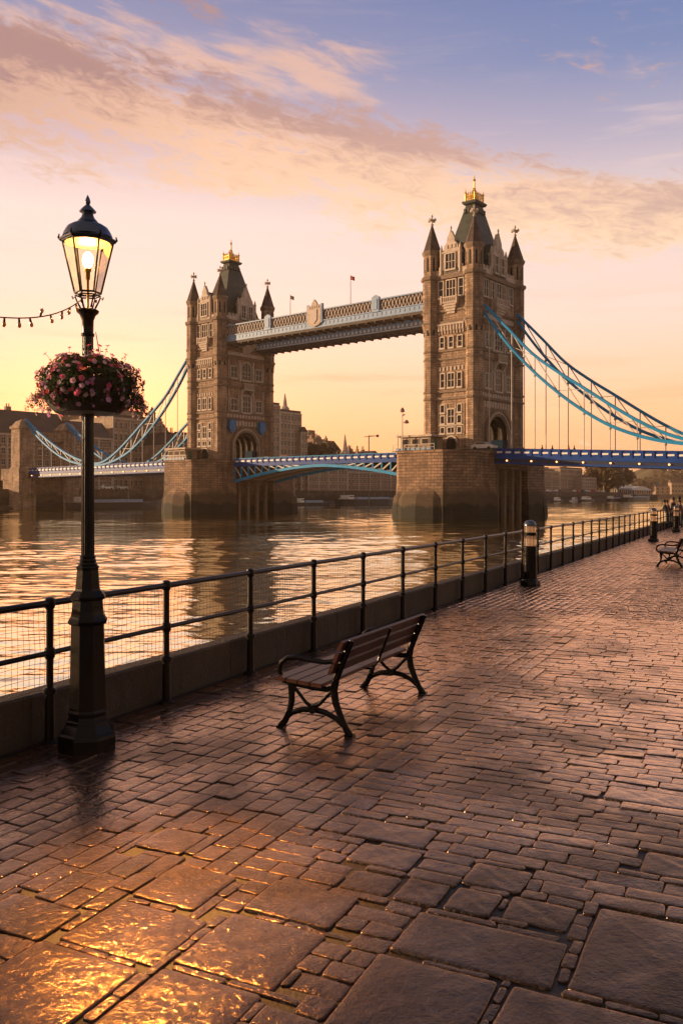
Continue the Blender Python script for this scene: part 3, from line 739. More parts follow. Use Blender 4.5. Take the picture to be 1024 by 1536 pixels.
# ------------------------------------------------------------------ benches
def make_bench():
    t = thing('park_bench', 'nearest bench, dark slatted wood on black cast iron ends, turned to the river', 'bench')
    L = 1.78
    def end(x):
        b = MB()
        # thick flat castings in the y-z plane (y toward the back)
        def cast(pts, rad, fl=.55): b.tube([(x, p[0], p[1]) for p in pts], rad, 10, fl)
        cast([(-.035, .005), (-.02, .03), (.005, .06), (.045, .14), (.068, .24), (.066, .34), (.05, .405)], [.036, .031, .027, .027, .030, .033, .029])
        cast([(.60, .005), (.585, .03), (.56, .07), (.52, .15), (.475, .26), (.458, .36), (.480, .46), (.54, .60), (.595, .72), (.618, .775)], [.038, .032, .028, .029, .033, .036, .033, .030, .027, .022])
        cast([(.0, .075), (.07, .135), (.16, .17), (.27, .185), (.38, .17), (.47, .135), (.55, .075)], [.020, .023, .024, .026, .024, .023, .020])
        cast([(.08, .36), (.14, .30), (.20, .235), (.27, .19), (.33, .235), (.39, .30), (.45, .36)], [.017, .016, .016, .020, .016, .016, .017])
        cast([(-.02, .395), (.1, .38), (.25, .365), (.40, .36), (.47, .38)], [.020, .024, .024, .024, .022])
        b.lathe([(.0, -.034), (.034, -.034), (.034, .034), (.0, .034)], 14) if False else None
        rr = [[(x + dx, .27 + .036 * math.cos(a), .185 + .036 * math.sin(a)) for a in [k * math.pi / 7 for k in range(14)]] for dx in (-.024, .024)]
        b.loft(rr)
        b.box(x - .03, x + .03, -.065, .005, 0, .018); b.box(x - .03, x + .03, .565, .64, 0, .018)
        return obj('end_frame', b, M['iron'], t, smooth=True)
    def arm(x):
        b = MB(); b.tube([(x, p[0], p[1]) for p in ((-.02, .40), (-.05, .47), (-.035, .545), (.03, .59), (.12, .60), (.25, .585), (.38, .58), (.49, .60))], [.018, .018, .017, .017, .018, .018, .017, .018], 8, 1.2)
        return b
    for x in (.06, L - .06):
        e = end(x); obj('armrest', arm(x), M['iron'], e, smooth=True)
    b = MB(); b.tube([(L / 2, .02, .395), (L / 2, .25, .375), (L / 2, .44, .385), (L / 2, .49, .46), (L / 2, .556, .62), (L / 2, .612, .76)], .011, 8, 1.3)
    obj('centre_support', b, M['iron'], t, smooth=True)
    def slat(y0, z0, w_, th, ang):
        b = MB(); c_, s_ = math.cos(ang), math.sin(ang); rings = []
        prof = [(-w_ / 2, -th / 2 + .004), (-w_ / 2 + .004, -th / 2), (w_ / 2 - .004, -th / 2), (w_ / 2, -th / 2 + .004), (w_ / 2, th / 2 - .004), (w_ / 2 - .004, th / 2), (-w_ / 2 + .004, th / 2), (-w_ / 2, th / 2 - .004)]
        for x in (-.03, L + .03): rings.append([(x, y0 + p * c_ - q * s_, z0 + p * s_ + q * c_) for p, q in prof])
        return b.loft(rings)
    for k in range(4): obj('seat_slat', slat(.002 + k * .112, .427 - k * .007, .102, .032, -.06), M['wood'], t)
    for k, (yy, zz) in enumerate(((.518, .545), (.557, .640), (.600, .735))):
        obj('back_slat', slat(yy - .040, zz, .087, .030, R(66)), M['wood'], t)
    return t
bench = make_bench()
# bench local y runs away from the river, local x along the railing (mirror handled by a half-turn)
def place_bench(o, s, c, rot=0): o.location = SC(s, c); o.rotation_euler = (0, 0, RZS + math.pi + rot)
place_bench(bench, 2.92, 1.43)
b2 = copy_thing(bench, (0, 0, 0), 0, 'distant dark slatted bench near the second and third bollards'); place_bench(b2, 21.5, 2.50, R(-2))
for o_ in (bench, b2): o_['group'] = 'benches on the promenade'

# ------------------------------------------------------------------ lit-top bollards
def make_bollard():
    t = thing('bollard', 'nearest bollard, black post with a pale glazed domed head, beside the railing', 'bollard')
    b = MB(); b.lathe([(.215, 0), (.215, .10), (.205, .115), (.165, .13), (.155, .15)], 8, ph=R(22.5)); b.lathe([(.152, .15), (.138, .80), (.140, .84), (.132, .85)], 20)
    obj('body', b, M['iron'], t, smooth=True)
    gl = bpy.data.materials.new('bollard_glass'); gl.use_nodes = True; N = NT(gl.node_tree)
    tr_ = N.new('ShaderNodeBsdfTransparent'); tr_.inputs[0].default_value = (1, .80, .58, 1); tl_ = N.new('ShaderNodeBsdfTranslucent'); tl_.inputs[0].default_value = (.95, .72, .50, 1)
    a_ = N.new('ShaderNodeMixShader'); a_.inputs[0].default_value = .5; N.l.new(tr_.outputs[0], a_.inputs[1]); N.l.new(tl_.outputs[0], a_.inputs[2])
    b_ = N.new('ShaderNodeMixShader'); b_.inputs[0].default_value = .15; N.l.new(a_.outputs[0], b_.inputs[1]); N.l.new(N.n['Principled BSDF'].outputs[0], b_.inputs[2]); N.l.new(b_.outputs[0], N.n['Material Output'].inputs[0])
    obj('lens', MB().lathe([(.124, .85), (.126, 1.05), (.122, 1.07)], 24, cap=False), gl, t, smooth=True)
    obj('collar', MB().lathe([(.127, 1.07), (.134, 1.075), (.134, 1.135), (.127, 1.14)], 24), M['iron'], t, smooth=True)
    obj('lens', MB().lathe([(.120, 1.14), (.122, 1.28)], 24, cap=False), gl, t, smooth=True)
    cpb = obj('dome_cap', MB().lathe([(.124, 1.275), (.132, 1.285), (.130, 1.31), (.110, 1.36), (.07, 1.39), (.02, 1.405), (.001, 1.407)], 24), M['lampcap'], t, smooth=True)
    bz = MB()
    for k in range(4):
        a = math.pi / 2 * k + .4; bz.tube([(.132 * math.cos(a), .132 * math.sin(a), .85), (.132 * math.cos(a), .132 * math.sin(a), 1.28)], .007, 6)
    obj('guard_bars', bz, M['iron'], t)
    return t
bol = make_bollard(); bol.location = SC(13.42, .50)
bol2 = copy_thing(bol, SC(33.0, .87), 0, 'second bollard from the camera, dark with a lantern head, left of the distant bench')
bol3 = copy_thing(bol, SC(43.2, .87), .5, 'farthest bollard, dark silhouette before the people at the railing')
for o_ in (bol, bol2, bol3): o_['group'] = 'bollards along the railing'
obj('lantern_hook', MB().tube([(-.13, 0, 1.26), (-.2, 0, 1.33), (-.15, 0, 1.42), (0, 0, 1.44), (0, 0, 1.52)], .010, 6), M['iron'], bol2)
# ------------------------------------------------------------------ the bridge: local u along the deck (toward the right bank), v across it
BR = R(-39); AV = (math.cos(BR), math.sin(BR)); PV = (-AV[1], AV[0])
RT = (25.26, 165.0); DT = 66.3; LT = (RT[0] - AV[0] * DT, RT[1] - AV[1] * DT)
def world(o, u, v, z=0): return (o[0] + u * AV[0] + v * PV[0], o[1] + u * AV[1] + v * PV[1], z)
HU, HV = 4.5, 7.75          # turret centres
ZB = 9.9
def make_windows():
    cache = {}
    def win(parent, face, pos, zc, w_, h_, lights=1, rows=2, arched=False, name='window'):
        key = (w_, h_, lights, rows, arched)
        if key not in cache:
            f = MB(); t = .16; d = .22
            f.box(-w_/2 - t, -w_/2, -d, 0, -h_/2 - t, h_/2 + t); f.box(w_/2, w_/2 + t, -d, 0, -h_/2 - t, h_/2 + t)
            f.box(-w_/2 - t - .05, w_/2 + t + .05, -d - .10, -.02, -h_/2 - t - .14, -h_/2 - .0)
            if arched:
                n = 8; R_ = w_ / 2; ri = []
                for i in range(n + 1):
                    a = math.pi - math.pi * i / n; ri.append((math.cos(a), math.sin(a)))
                for i in range(n):
                    (c0, s0), (c1, s1) = ri[i], ri[i + 1]
                    f.loft([[(c0 * R_, y, h_/2 + s0 * R_ * .9), (c1 * R_, y, h_/2 + s1 * R_ * .9), (c1 * (R_ + .25), y, h_/2 + s1 * (R_ * .9 + .25)), (c0 * (R_ + .25), y, h_/2 + s0 * (R_ * .9 + .25))] for y in (-d, 0)])
            else: f.box(-w_/2 - .003, w_/2 + .003, -d, 0, h_/2, h_/2 + t + .04)
            for k in range(1, lights): x = -w_/2 + w_ * k / lights; f.box(x - .06, x + .06, -d + .05, 0, -h_/2, h_/2 + (w_ * .42 if arched else 0))
            for k in range(1, rows): z = -h_/2 + h_ * k / rows; f.box(-w_/2, w_/2, -d + .07, 0, z - .05, z + .05)
            p = MB()
            if arched:
                poly = [(-w_/2, -h_/2), (w_/2, -h_/2)] + [(math.cos(math.pi * i / 8) * w_/2, h_/2 + math.sin(math.pi * i / 8) * w_ * .45) for i in range(9)]
                p.prism(poly, -.05, .10)
            else: p.box(-w_/2, w_/2, -.05, .10, -h_/2, h_/2)
            fm = f.mesh('window'); fm.materials.append(M['pale']); pmh = p.mesh('pane'); pmh.materials.append(M['glass_dark'])
            cache[key] = (fm, pmh)
        fm, pmh = cache[key]
        if face == 'A': loc = (pos, -HV - .55, zc - ZB); rz = 0
        elif face == 'B': loc = (HU + .55, pos, zc - ZB); rz = R(90)
        else: loc = pos + (zc - ZB,); rz = face
        wo_ = obj(name, fm, None, parent, loc, rz); obj('pane', pmh, None, wo_)
        return wo_
    return win
def ringbox(b, x, y, z0, z1, t):      # a band round a rectangular block
    b.box(-x, x, -y, -y + t, z0, z1); b.box(-x, x, y - t, y, z0, z1); b.box(-x, -x + t, -y + t, y - t, z0, z1); b.box(x - t, x, -y + t, y - t, z0, z1)
def make_tower():
    t = thing('bridge_tower', 'nearer and larger stone bridge tower, right of the high walkways', 'bridge tower', (RT[0], RT[1], ZB), BR, 'gothic bridge towers')
    win = make_windows()
    def P(name, mb, m_, parent=t, **k): return obj(name, mb, M[m_] if isinstance(m_, str) else m_, parent, (0, 0, -ZB if parent == t else 0), **k)
    WX, WY = HU + .5, HV + .5
    # body: arch block below, solid block above
    b = MB(); zs, Ra = 12.9, 3.65; ztop = 19.6
    b.box(-WX, WX, -WY, -Ra, ZB, ztop); b.box(-WX, WX, Ra, WY, ZB, ztop)
    arc = [(Ra * math.cos(math.pi * i / 16), zs + Ra * 1.0 * math.sin(math.pi * i / 16)) for i in range(17)]
    for i in range(16):
        (y0, z0), (y1, z1) = arc[i], arc[i + 1]
        b.loft([[(u, y0, z0), (u, y1, z1), (u, y1, ztop), (u, y0, ztop)] for u in (-WX, WX)])
    b.box(-WX, WX, -WY, WY, ztop, 41.8)
    P('wall', b, 'stone')
    # arch mouldings and ribs inside
    for u in (WX + .01, ):
        for k, (r0, r1, d) in enumerate(((3.65, 4.15, .12), (4.15, 4.55, .30), (4.55, 5.0, .5))):
            b = MB()
            for i in range(20):
                a0, a1 = math.pi * i / 20, math.pi * (i + 1) / 20
                q = lambda r, a: (r * math.cos(a), zs + r * math.sin(a))
                pp = [q(r0, a0), q(r1, a0), q(r1, a1), q(r0, a1)]
                b.loft([[(u + e, p[0], p[1]) for p in pp] for e in (0, d)])
            for s_ in (-1, 1): b.box(u, u + d, s_ * r0, s_ * r1, ZB, zs)
            P('arch_moulding', b, 'band' if k != 1 else 'trim')
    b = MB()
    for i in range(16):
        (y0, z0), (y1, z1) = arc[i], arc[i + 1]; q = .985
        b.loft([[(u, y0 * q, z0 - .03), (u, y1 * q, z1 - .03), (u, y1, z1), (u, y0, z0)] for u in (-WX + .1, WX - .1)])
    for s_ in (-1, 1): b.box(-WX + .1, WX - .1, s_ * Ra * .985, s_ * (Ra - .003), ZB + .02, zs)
    P('vault_shade_lining', b, mat('shade_toned_vault_stone', (.045, .033, .026), .9, var=.3, vscale=1))  # added dark lining: the archway's shade is put into its colour
    for k in range(5):
        b = MB(); u = -3.8 + k * 1.9
        for i in range(16):
            a0, a1 = math.pi * i / 16, math.pi * (i + 1) / 16
            pp = [((Ra - .45) * math.cos(a0), zs + (Ra - .45) * math.sin(a0)), ((Ra - .02) * math.cos(a0), zs + (Ra - .02) * math.sin(a0)), ((Ra - .02) * math.cos(a1), zs + (Ra - .02) * math.sin(a1)), ((Ra - .45) * math.cos(a1), zs + (Ra - .45) * math.sin(a1))]
            b.loft([[(u + e, p[0], p[1]) for p in pp] for e in (0, .35)])
        for s_ in (-1, 1): b.box(u, u + .35, s_ * (Ra - .45), s_ * (Ra - .02), ZB, zs)
        P('vault_rib', b, M['walkunder'])
    b = MB(); b.box(WX - .8, WX - .5, -Ra + .02, Ra - .02, ZB, ZB + .1)
    for s_ in (1,): b.box(WX - 2.6, WX - .1, s_ * (Ra - 1.5), s_ * (Ra - .03), ZB + .1, ZB + 2.4)
    P('gate_leaf', b, mat('dark_blue_gate', (.003, .025, .055), .7, 0, .1))
    # string courses on walls and turrets
    tu = [(-HU, -HV), (HU, -HV), (-HU, HV), (HU, HV)]
    for z_, hh, pr in ((11.2, .25, .15), (19.6, .22, .28), (20.9, .22, .28), (26.9, .2, .25), (28.4, .2, .25), (33.6, .22, .3), (35.7, .2, .25), (41.9, .38, .5)):
        b = MB(); 
        if z_ > 12: ringbox(b, WX + pr, WY + pr, z_ - hh, z_ + hh, pr + .3)
        P('string_course', b, 'band') if z_ > 12 else None
    # carved frieze on the arch faces
    b = MB()
    for k in range(13): y = -5.7 + k * .95; b.box(WX, WX + .14, y - .32, y + .32, 20.0 - .15, 20.6)
    for k in range(11): y = -4.9 + k * .98; b.box(WX, WX + .10, y - .3, y + .3, 18.0, 19.1)
    split('frieze_block', b, M['trim'], t, loc=(0, 0, -ZB))
    # corbel table below the third band
    b = MB()
    for k in range(9): x = -2.55 + k * .64; b.box(x - .16, x + .16, -WY - .42, -WY, 32.0, 33.3); b.box(x - .11, x + .11, -WY - .25, -WY, 31.4, 32.0)
    b.box(-2.9, 2.9, -WY - .5, -WY, 33.02, 33.36)
    P('corbel_table', b, 'trim')
    # turrets
    for (x_, y_) in tu:
        lab = None
        tr = obj('turret', MB().lathe([(1.72, ZB), (1.72, 10.9), (1.55, 11.2), (1.52, 31.0), (1.58, 31.6), (1.84, 33.4), (1.74, 33.9), (1.74, 41.5), (1.70, 42.2), (1.60, 42.4), (1.60, 46.9)], 8, ph=R(22.5)), M['stone'], t, (x_, y_, -ZB))
        b = MB()
        for z_, r_ in ((19.6, 1.72), (20.9, 1.72), (26.9, 1.69), (28.4, 1.69), (33.6, 2.02), (35.7, 1.90), (42.0, 2.12)):
            hh = .22 if z_ < 40 else .36
            b.lathe([(r_ - .12, z_ - hh), (r_, z_ - hh * .4), (r_, z_ + hh * .5), (r_ - .14, z_ + hh)], 8, ph=R(22.5))
        b.lathe([(1.62, 46.3), (1.75, 46.5), (1.92, 46.9), (1.92, 47.15), (1.7, 47.2)], 8, ph=R(22.5))
        split('turret_band', b, M['band'], tr)
        b = MB()   # narrow slots
        for k in range(8):
            a = k * math.pi / 4
            for z_, r_, h_ in ((44.6, 1.49, 1.3), (32.3, 1.52, .9)):
                cx, cy = math.cos(a), math.sin(a); px_, py_ = -cy, cx
                b.loft([[((r_ + e) * cx + s1 * .17 * px_, (r_ + e) * cy + s1 * .17 * py_, z_ + s2 * h_) for s1, s2 in ((-1, -1), (1, -1), (1, .75), (0, 1), (-1, .75))] for e in (-.1, .045)])
        split('slot_window', b, M['dark'], tr)
        sp_ = obj('spire', MB().lathe([(1.80, 47.18), (1.62, 47.5), (.16, 52.1), (.13, 52.2)], 8, ph=R(22.5)), M['spire'], tr)
        b = MB(); b.lathe([(.13, 52.0), (.32, 52.3), (.13, 52.5), (.12, 53.7), (.22, 53.8), (.04, 54.25)], 8)
        b.box(-.68, .68, -.13, .13, 53.0, 53.3); b.box(-.13, .13, -.68, .68, 53.003, 53.297)
        for s_ in (-1, 1): b.box(s_ * .55, s_ * .80, -.18, .18, 52.92, 53.38); b.box(-.18, .18, s_ * .55, s_ * .80, 52.92, 53.38)
        obj('cross_finial', b, M['trim'], tr)
    # crenellated parapet
    b = MB(); ringbox(b, WX + .25, WY + .25, 42.3, 43.25, .4)
    for k in range(5): x = -2.2 + k * 1.1; b.box(x - .3, x + .3, -WY - .25, -WY + .15, 43.25, 43.85); b.box(x - .3, x + .3, WY - .15, WY + .25, 43.25, 43.85)
    for k in range(11): y = -5.5 + k * 1.1; b.box(WX - .15, WX + .25, y - .3, y + .3, 43.25, 43.85); b.box(-WX - .25, -WX + .15, y - .3, y + .3, 43.25, 43.85)
    P('parapet', b, 'trim')
    # roof and gilded crest
    def ring(x, y, z): return [(-x, -y, z), (x, -y, z), (x, y, z), (-x, y, z)]
    b = MB(); b.loft([ring(4.0, 6.6, 41.9), ring(3.45, 5.3, 45.2), ring(.95, 1.45, 56.9), ring(.95, 1.45, 57.0)])
    rf_ = P('roof', b, 'slate')
    b = MB(); b.loft([ring(1.3, 1.95, 56.9), ring(1.5, 2.15, 57.2), ring(1.5, 2.15, 57.45), ring(1.2, 1.8, 57.5)])
    for k in range(4): y = -1.5 + k; b.box(1.25, 1.6, y * .8 - .22, y * .8 + .22, 55.1, 55.95)
    for k in range(3): x = -.8 + k * .8; b.box(x - .2, x + .2, -2.3, -1.95, 55.1, 55.95)
    obj('roof_trim', b, M['slate'], rf_)
    b = MB()
    for s_ in (-1, 1):
        for q in (-1, 1): b.lathe([(.16, 57.45), (.16, 59.0), (.26, 59.15), (.12, 59.3), (.03, 59.9)], 8, c=(s_ * 1.0, q * 1.55))
        b.box(-1.0, 1.0, s_ * 1.55 - .06, s_ * 1.55 + .06, 57.6, 57.8); b.box(-1.0, 1.0, s_ * 1.55 - .06, s_ * 1.55 + .06, 58.5, 58.62)
        b.box(s_ * 1.0 - .06, s_ * 1.0 + .06, -1.55, 1.55, 57.603, 57.797); b.box(s_ * 1.0 - .06, s_ * 1.0 + .06, -1.55, 1.55, 58.503, 58.617)
        for k in range(5): b.lathe([(.07, 57.7), (.07, 58.8), (.13, 58.9), (.02, 59.3)], 6, c=(-.8 + .4 * k, s_ * 1.55))
        for k in range(7): b.lathe([(.07, 57.7), (.07, 58.8), (.13, 58.9), (.02, 59.3)], 6, c=(s_ * 1.0, -1.2 + .4 * k))
    b.loft([ring(.75, 1.0, 57.5), ring(.5, .6, 58.8), ring(.2, .2, 60.0)]); b.lathe([(.18, 59.9), (.34, 60.15), (.15, 60.4), (.14, 61.6), (.30, 61.8), (.14, 62.0), (.03, 62.9)], 8)
    obj('gilded_crest', b, M['gold'], rf_)
    # gables
    def gable(face, w_, zt, wins):
        ww = w_ / 2
        prof = [(-ww, 42.4), (ww, 42.4), (ww, 45.9), (ww + .25, 46.1), (ww + .25, 46.5), (ww * .78, 46.7), (ww * .72, 47.6), (ww * .42, 48.2), (ww * .38, 48.9), (.25, zt - .3), (.15, zt), (-.15, zt), (-.25, zt - .3), (-ww * .38, 48.9), (-ww * .42, 48.2), (-ww * .72, 47.6), (-ww * .78, 46.7), (-ww - .25, 46.5), (-ww - .25, 46.1), (-ww, 45.9)]
        if face == 'A': g_ = thg('gable', MB().prism(prof, -WY - .25, -WY + .45, 'y'))
        else: g_ = thg('gable', MB().prism(prof, WX - .45, WX + .25, 'x'))
        b = MB(); pr = [(-ww + .35, 42.45), (ww - .35, 42.45), (ww - .35, 45.6), (0, 49.0), (-ww + .35, 45.6)]
        if face == 'A': b.prism(pr, -WY + .45, -3.2, 'y')
        else: b.prism(pr, 2.0, WX - .45, 'x')
        obj('dormer_roof', b, M['slate'], g_)
        b = MB()
        for s_ in (-1, 1):
            c_ = (s_ * (ww + .05), -WY - .2) if face == 'A' else (WX + .2, s_ * (ww + .05))
            b.lathe([(.28, 42.4), (.28, 46.6), (.36, 46.7), (.30, 46.9), (.05, 47.9)], 8, c=c_)
        c_ = (0, -WY - .1) if face == 'A' else (WX + .1, 0)
        b.lathe([(.2, zt - .2), (.1, zt + .4), (.2, zt + .55), (.03, zt + 1.0)], 8, c=c_)
        # relief: tracery panel above the window
        for k in range(3):
            o_ = -.8 + .8 * k
            if face == 'A': b.box(o_ - .22, o_ + .22, -WY - .36, -WY - .25, 47.0, 47.7)
            else: b.box(WX + .25, WX + .36, o_ - .22, o_ + .22, 47.0, 47.7)
        if face == 'A': b.box(-ww, ww, -WY - .40, -WY - .25, 46.25, 46.5)
        else: b.box(WX + .25, WX + .40, -ww, ww, 46.25, 46.5)
        split('pinnacle', b, M['trim'], g_)
        for (o_, w2, h2, li) in wins:
            if face == 'A': loc = (o_, -WY - .25); rz = 0
            else: loc = (WX + .25, o_); rz = R(90)
            wo_ = win(g_, rz, loc, 44.6, w2, h2, li, 2); wo_.location.z = 44.6
    def thg(name, mb): return obj(name, mb, M['trim'], t, (0, 0, -ZB))
    gable('A', 3.9, 50.2, [(0, 1.9, 2.8, 3)]); gable('B', 5.4, 50.6, [(-1.15, 1.2, 3.0, 2), (1.15, 1.2, 3.0, 2)])
    # windows face A
    for (x, z_, w_, h_, li, ro) in ((-2.15, 39.7, .9, 3.0, 1, 2), (0, 39.7, 1.9, 3.0, 3, 2), (2.15, 39.7, .9, 3.0, 1, 2),
                                 (-1.9, 29.9, .8, 1.9, 1, 2), (0, 29.9, .8, 1.9, 1, 2), (1.9, 29.9, .8, 1.9, 1, 2),
                                 (-1.8, 22.9, .75, 2.5, 1, 2), (0, 22.9, 1.3, 2.5, 2, 2), (1.8, 22.9, .75, 2.5, 1, 2),
                                 (-1.8, 17.7, .75, 1.3, 1, 1), (1.8, 17.7, .75, 1.3, 1, 1), (-1.8, 15.7, .75, 1.3, 1, 1), (1.8, 15.7, .75, 1.3, 1, 1),
                                 (0, 16.3, 1.3, 2.5, 2, 2), (-1.8, 13.75, .75, .95, 1, 1), (0, 13.75, 1.3, .95, 2, 1), (1.8, 13.75, .75, .95, 1, 1)):
        win(t, 'A', x, z_, w_, h_, li, ro).location.y = -WY
    b = MB()
    for z_ in (14.65, 13.02): b.box(-2.75, 2.75, -WY - .22, -WY, z_ - .09, z_ + .09)
    for x in (-2.7, -.95, .95, 2.7): b.box(x - .06, x + .06, -WY - .15, -WY, 13.1, 18.6)
    for k in range(7): x = -2.4 + .8 * k; b.box(x - .15, x + .15, -WY - .12, -WY, 24.7, 25.4)
    split('window_tracery', b, M['pale'], t, loc=(0, 0, -ZB))
    # service door
    b = MB(); b.prism([(-1.0, ZB), (1.0, ZB), (1.0, 11.6)] + [(math.cos(math.pi * i / 8), 11.6 + .9 * math.sin(math.pi * i / 8)) for i in range(1, 8)] + [(-1.0, 11.6)], -WY - .05, -WY + .2)
    P('door', b, 'dark')
    b = MB()
    for i in range(10):
        a0, a1 = math.pi * i / 10, math.pi * (i + 1) / 10
        b.loft([[(r_ * math.cos(a), y, 11.6 + r_ * .92 * math.sin(a)) for r_, a in ((1.0, a0), (1.35, a0), (1.35, a1), (1.0, a1))] for y in (-WY - .2, -WY)])
    P('door_arch', b, 'trim')
    # balconies
    def balcony(face, w_, z0, z1, dep):
        b = MB(); a = WY if face == 'A' else WX
        def bx(p0, p1, d0, d1, za, zb):
            if face == 'A': b.box(p0, p1, -a - d1, -a - d0, za, zb)
            else: b.box(a + d0, a + d1, p0, p1, za, zb)
        bx(-w_/2, w_/2, 0, dep, z0, z0 + .3)
        bx(-w_/2, w_/2, dep - .2, dep, z1 - .2, z1)
        n_ = int(w_ / .45)
        for k in range(n_ + 1): p = -w_/2 + .1 + (w_ - .2) * k / n_; bx(p - .09, p + .09, dep - .17, dep - .03, z0 + .3, z1 - .2)
        for s_ in (-1, 1): bx(s_ * w_/2 - .15, s_ * w_/2 + .15, dep - .3, dep + .06, z0 - .2, z1 + .2); bx(s_ * w_/2 - .06, s_ * w_/2 + .06, 0, dep - .3, z0 + .3, z1)
        for k in range(4): bx(-w_/2 * (.9 - .13 * k), w_/2 * (.9 - .13 * k), 0, dep * (.85 - .2 * k), z0 - .45 * (k + 1), z0 - .45 * k)
        P('balcony', b, 'trim')
    balcony('A', 3.2, 36.9, 38.1, 1.0); balcony('B', 4.6, 36.9, 38.2, 1.2)
    # windows face B
    for (y, z_, w_, h_, li, ro) in ((-4.7, 39.7, 1.5, 3.0, 2, 2), (-2.3, 39.7, 1.3, 3.0, 2, 2), (0, 39.6, 1.9, 3.2, 3, 2), (2.3, 39.7, 1.3, 3.0, 2, 2), (4.7, 39.7, 1.5, 3.0, 2, 2),
                                 (-4.0, 30.3, 1.9, 2.6, 2, 2), (4.0, 30.3, 1.9, 2.6, 2, 2), (-4.0, 22.8, 1.9, 2.6, 2, 2), (4.0, 22.8, 1.9, 2.6, 2, 2), (0, 23.1, 2.4, 3.8, 3, 3)):
        win(t, 'B', y, z_, w_, h_, li, ro).location.x = WX
    ww_ = win(t, 'B', 0, 30.2, 2.8, 2.8, 3, 3, True); ww_.location.x = WX
    # canopied bay over the middle window
    b = MB(); b.box(WX, WX + 1.2, -1.7, 1.7, 26.3, 26.6)
    for k in range(8): y = -1.55 + k * .44; b.box(WX + 1.02, WX + 1.16, y - .07, y + .07, 26.6, 27.7)
    b.box(WX + 1.0, WX + 1.2, -1.7, 1.7, 27.7, 27.9)
    for s_ in (-1, 1):
        b.prism([(WX, 24.6), (WX + .35, 25.2), (WX + 1.1, 26.3), (WX, 26.3)], s_ * 1.7 - .2, s_ * 1.7 + .2, 'y')
        b.box(WX, WX + .25, s_ * 1.65 - .2, s_ * 1.65 + .2, 20.9, 24.6); b.box(WX, WX + .4, s_ * 2.1 - .2, s_ * 2.1 + .2, 28.4, 33)
    P('canopy_bay', b, 'trim')
    b = MB()
    for y in (-5.6, -2.4, 2.4, 5.6):
        for z0, z1 in ((21.2, 26.5), (28.8, 33.2), (36.0, 41.4)): b.box(WX, WX + .2, y - .12, y + .12, z0, z1)
    for z_ in (34.6,): b.box(WX, WX + .12, -6.0, 6.0, z_ - .4, z_ + .4)
    split('pilaster_strip', b, M['trim'], t, loc=(0, 0, -ZB))
    return t
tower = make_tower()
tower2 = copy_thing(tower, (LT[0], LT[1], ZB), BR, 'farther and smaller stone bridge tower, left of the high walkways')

# piers
def make_pier(name, org, vf, label):
    t = thing('bridge_pier', label, 'bridge pier', world(org, 0, 0, ZW), BR, 'stone bridge piers')
    def poly(e, vfr, vb, nose, z): return [(-8 - e, -vfr - e * .4, z), (-5.2 - e * .5, -vfr - nose - e, z), (5.2 + e * .5, -vfr - nose - e, z), (8 + e, -vfr - e * .4, z), (8 + e, vb, z), (5.2 + e * .5, vb + nose, z), (-5.2 - e * .5, vb + nose, z), (-8 - e, vb, z)]
    fv = vf; zt = 9.75 - ZW
    b = MB()
    # two solid ends and a recessed middle below the deck
    def half(sgn, v0, vmax, nose):
        def pl_(e, z): 
            q = [(-8 - e, v0), (8 + e, v0), (8 + e, vmax), (4.6 + e * .6, vmax + nose + e), (-4.6 - e * .6, vmax + nose + e), (-8 - e, vmax)]
            q = [(x, y * sgn, z) for x, y in q]
            return q if sgn > 0 else q[::-1]
        b.loft([pl_(.45, -1.2), pl_(.30, 3.0), pl_(0.0, 3.4 + 3.0), pl_(0, zt - .5), pl_(.18, zt - .45), pl_(.18, zt)])
    half(-1, 6, fv, 4.2); half(1, 6, 13.2, 4.2)
    b.box(-6.7, 6.7, -6, 6, -1.2, zt - 3.2); b.box(-7.9, 7.9, -6, 6, zt - 3.2, zt - .01)
    o = obj('masonry', b, M['pier'], t)
    b = MB()
    for y in (-4.4, -1.5, 1.5, 4.4):
        for s_ in (-1, 1): b.box(s_ * 6.7, s_ * 7.4, y - .35, y + .35, -1.2, zt - 3.2)
    split('fender_post', b, M['band'], t)
    # cutwater at the foot: low swelling nose with a sloping top
    b = MB()
    def cw(sgn, v):
        n = 9
        def rg(f, z, ex): 
            pts = []
            for i in range(n):
                a = math.pi * i / (n - 1); pts.append(((8.6 + ex * .3) * f * math.cos(a), sgn * (v + (7.0 + ex) * f * math.sin(a)), z))
            return pts if sgn > 0 else pts[::-1]
        b.loft([rg(1.02, -1.2, 0), rg(1.0, 1.6, 0), rg(.97, 3.6, 0), rg(.86, 5.4, -.3), rg(.60, 7.4, -.5), rg(.2, 8.6, -1.5)])
    cw(-1, fv - 1.2); cw(1, 12.0)
    split('cutwater', b, M['pier'], t)
    obj('pier_floor', MB().box(-7.7, 7.7, -fv - 2, 16, zt, zt + .06), M['asphalt'], t)
    return t
make_pier('pier', RT, 14.2, 'nearer granite bridge pier, the one under the larger tower')
make_pier('pier', LT, 12.2, 'farther granite bridge pier, the one under the smaller tower')

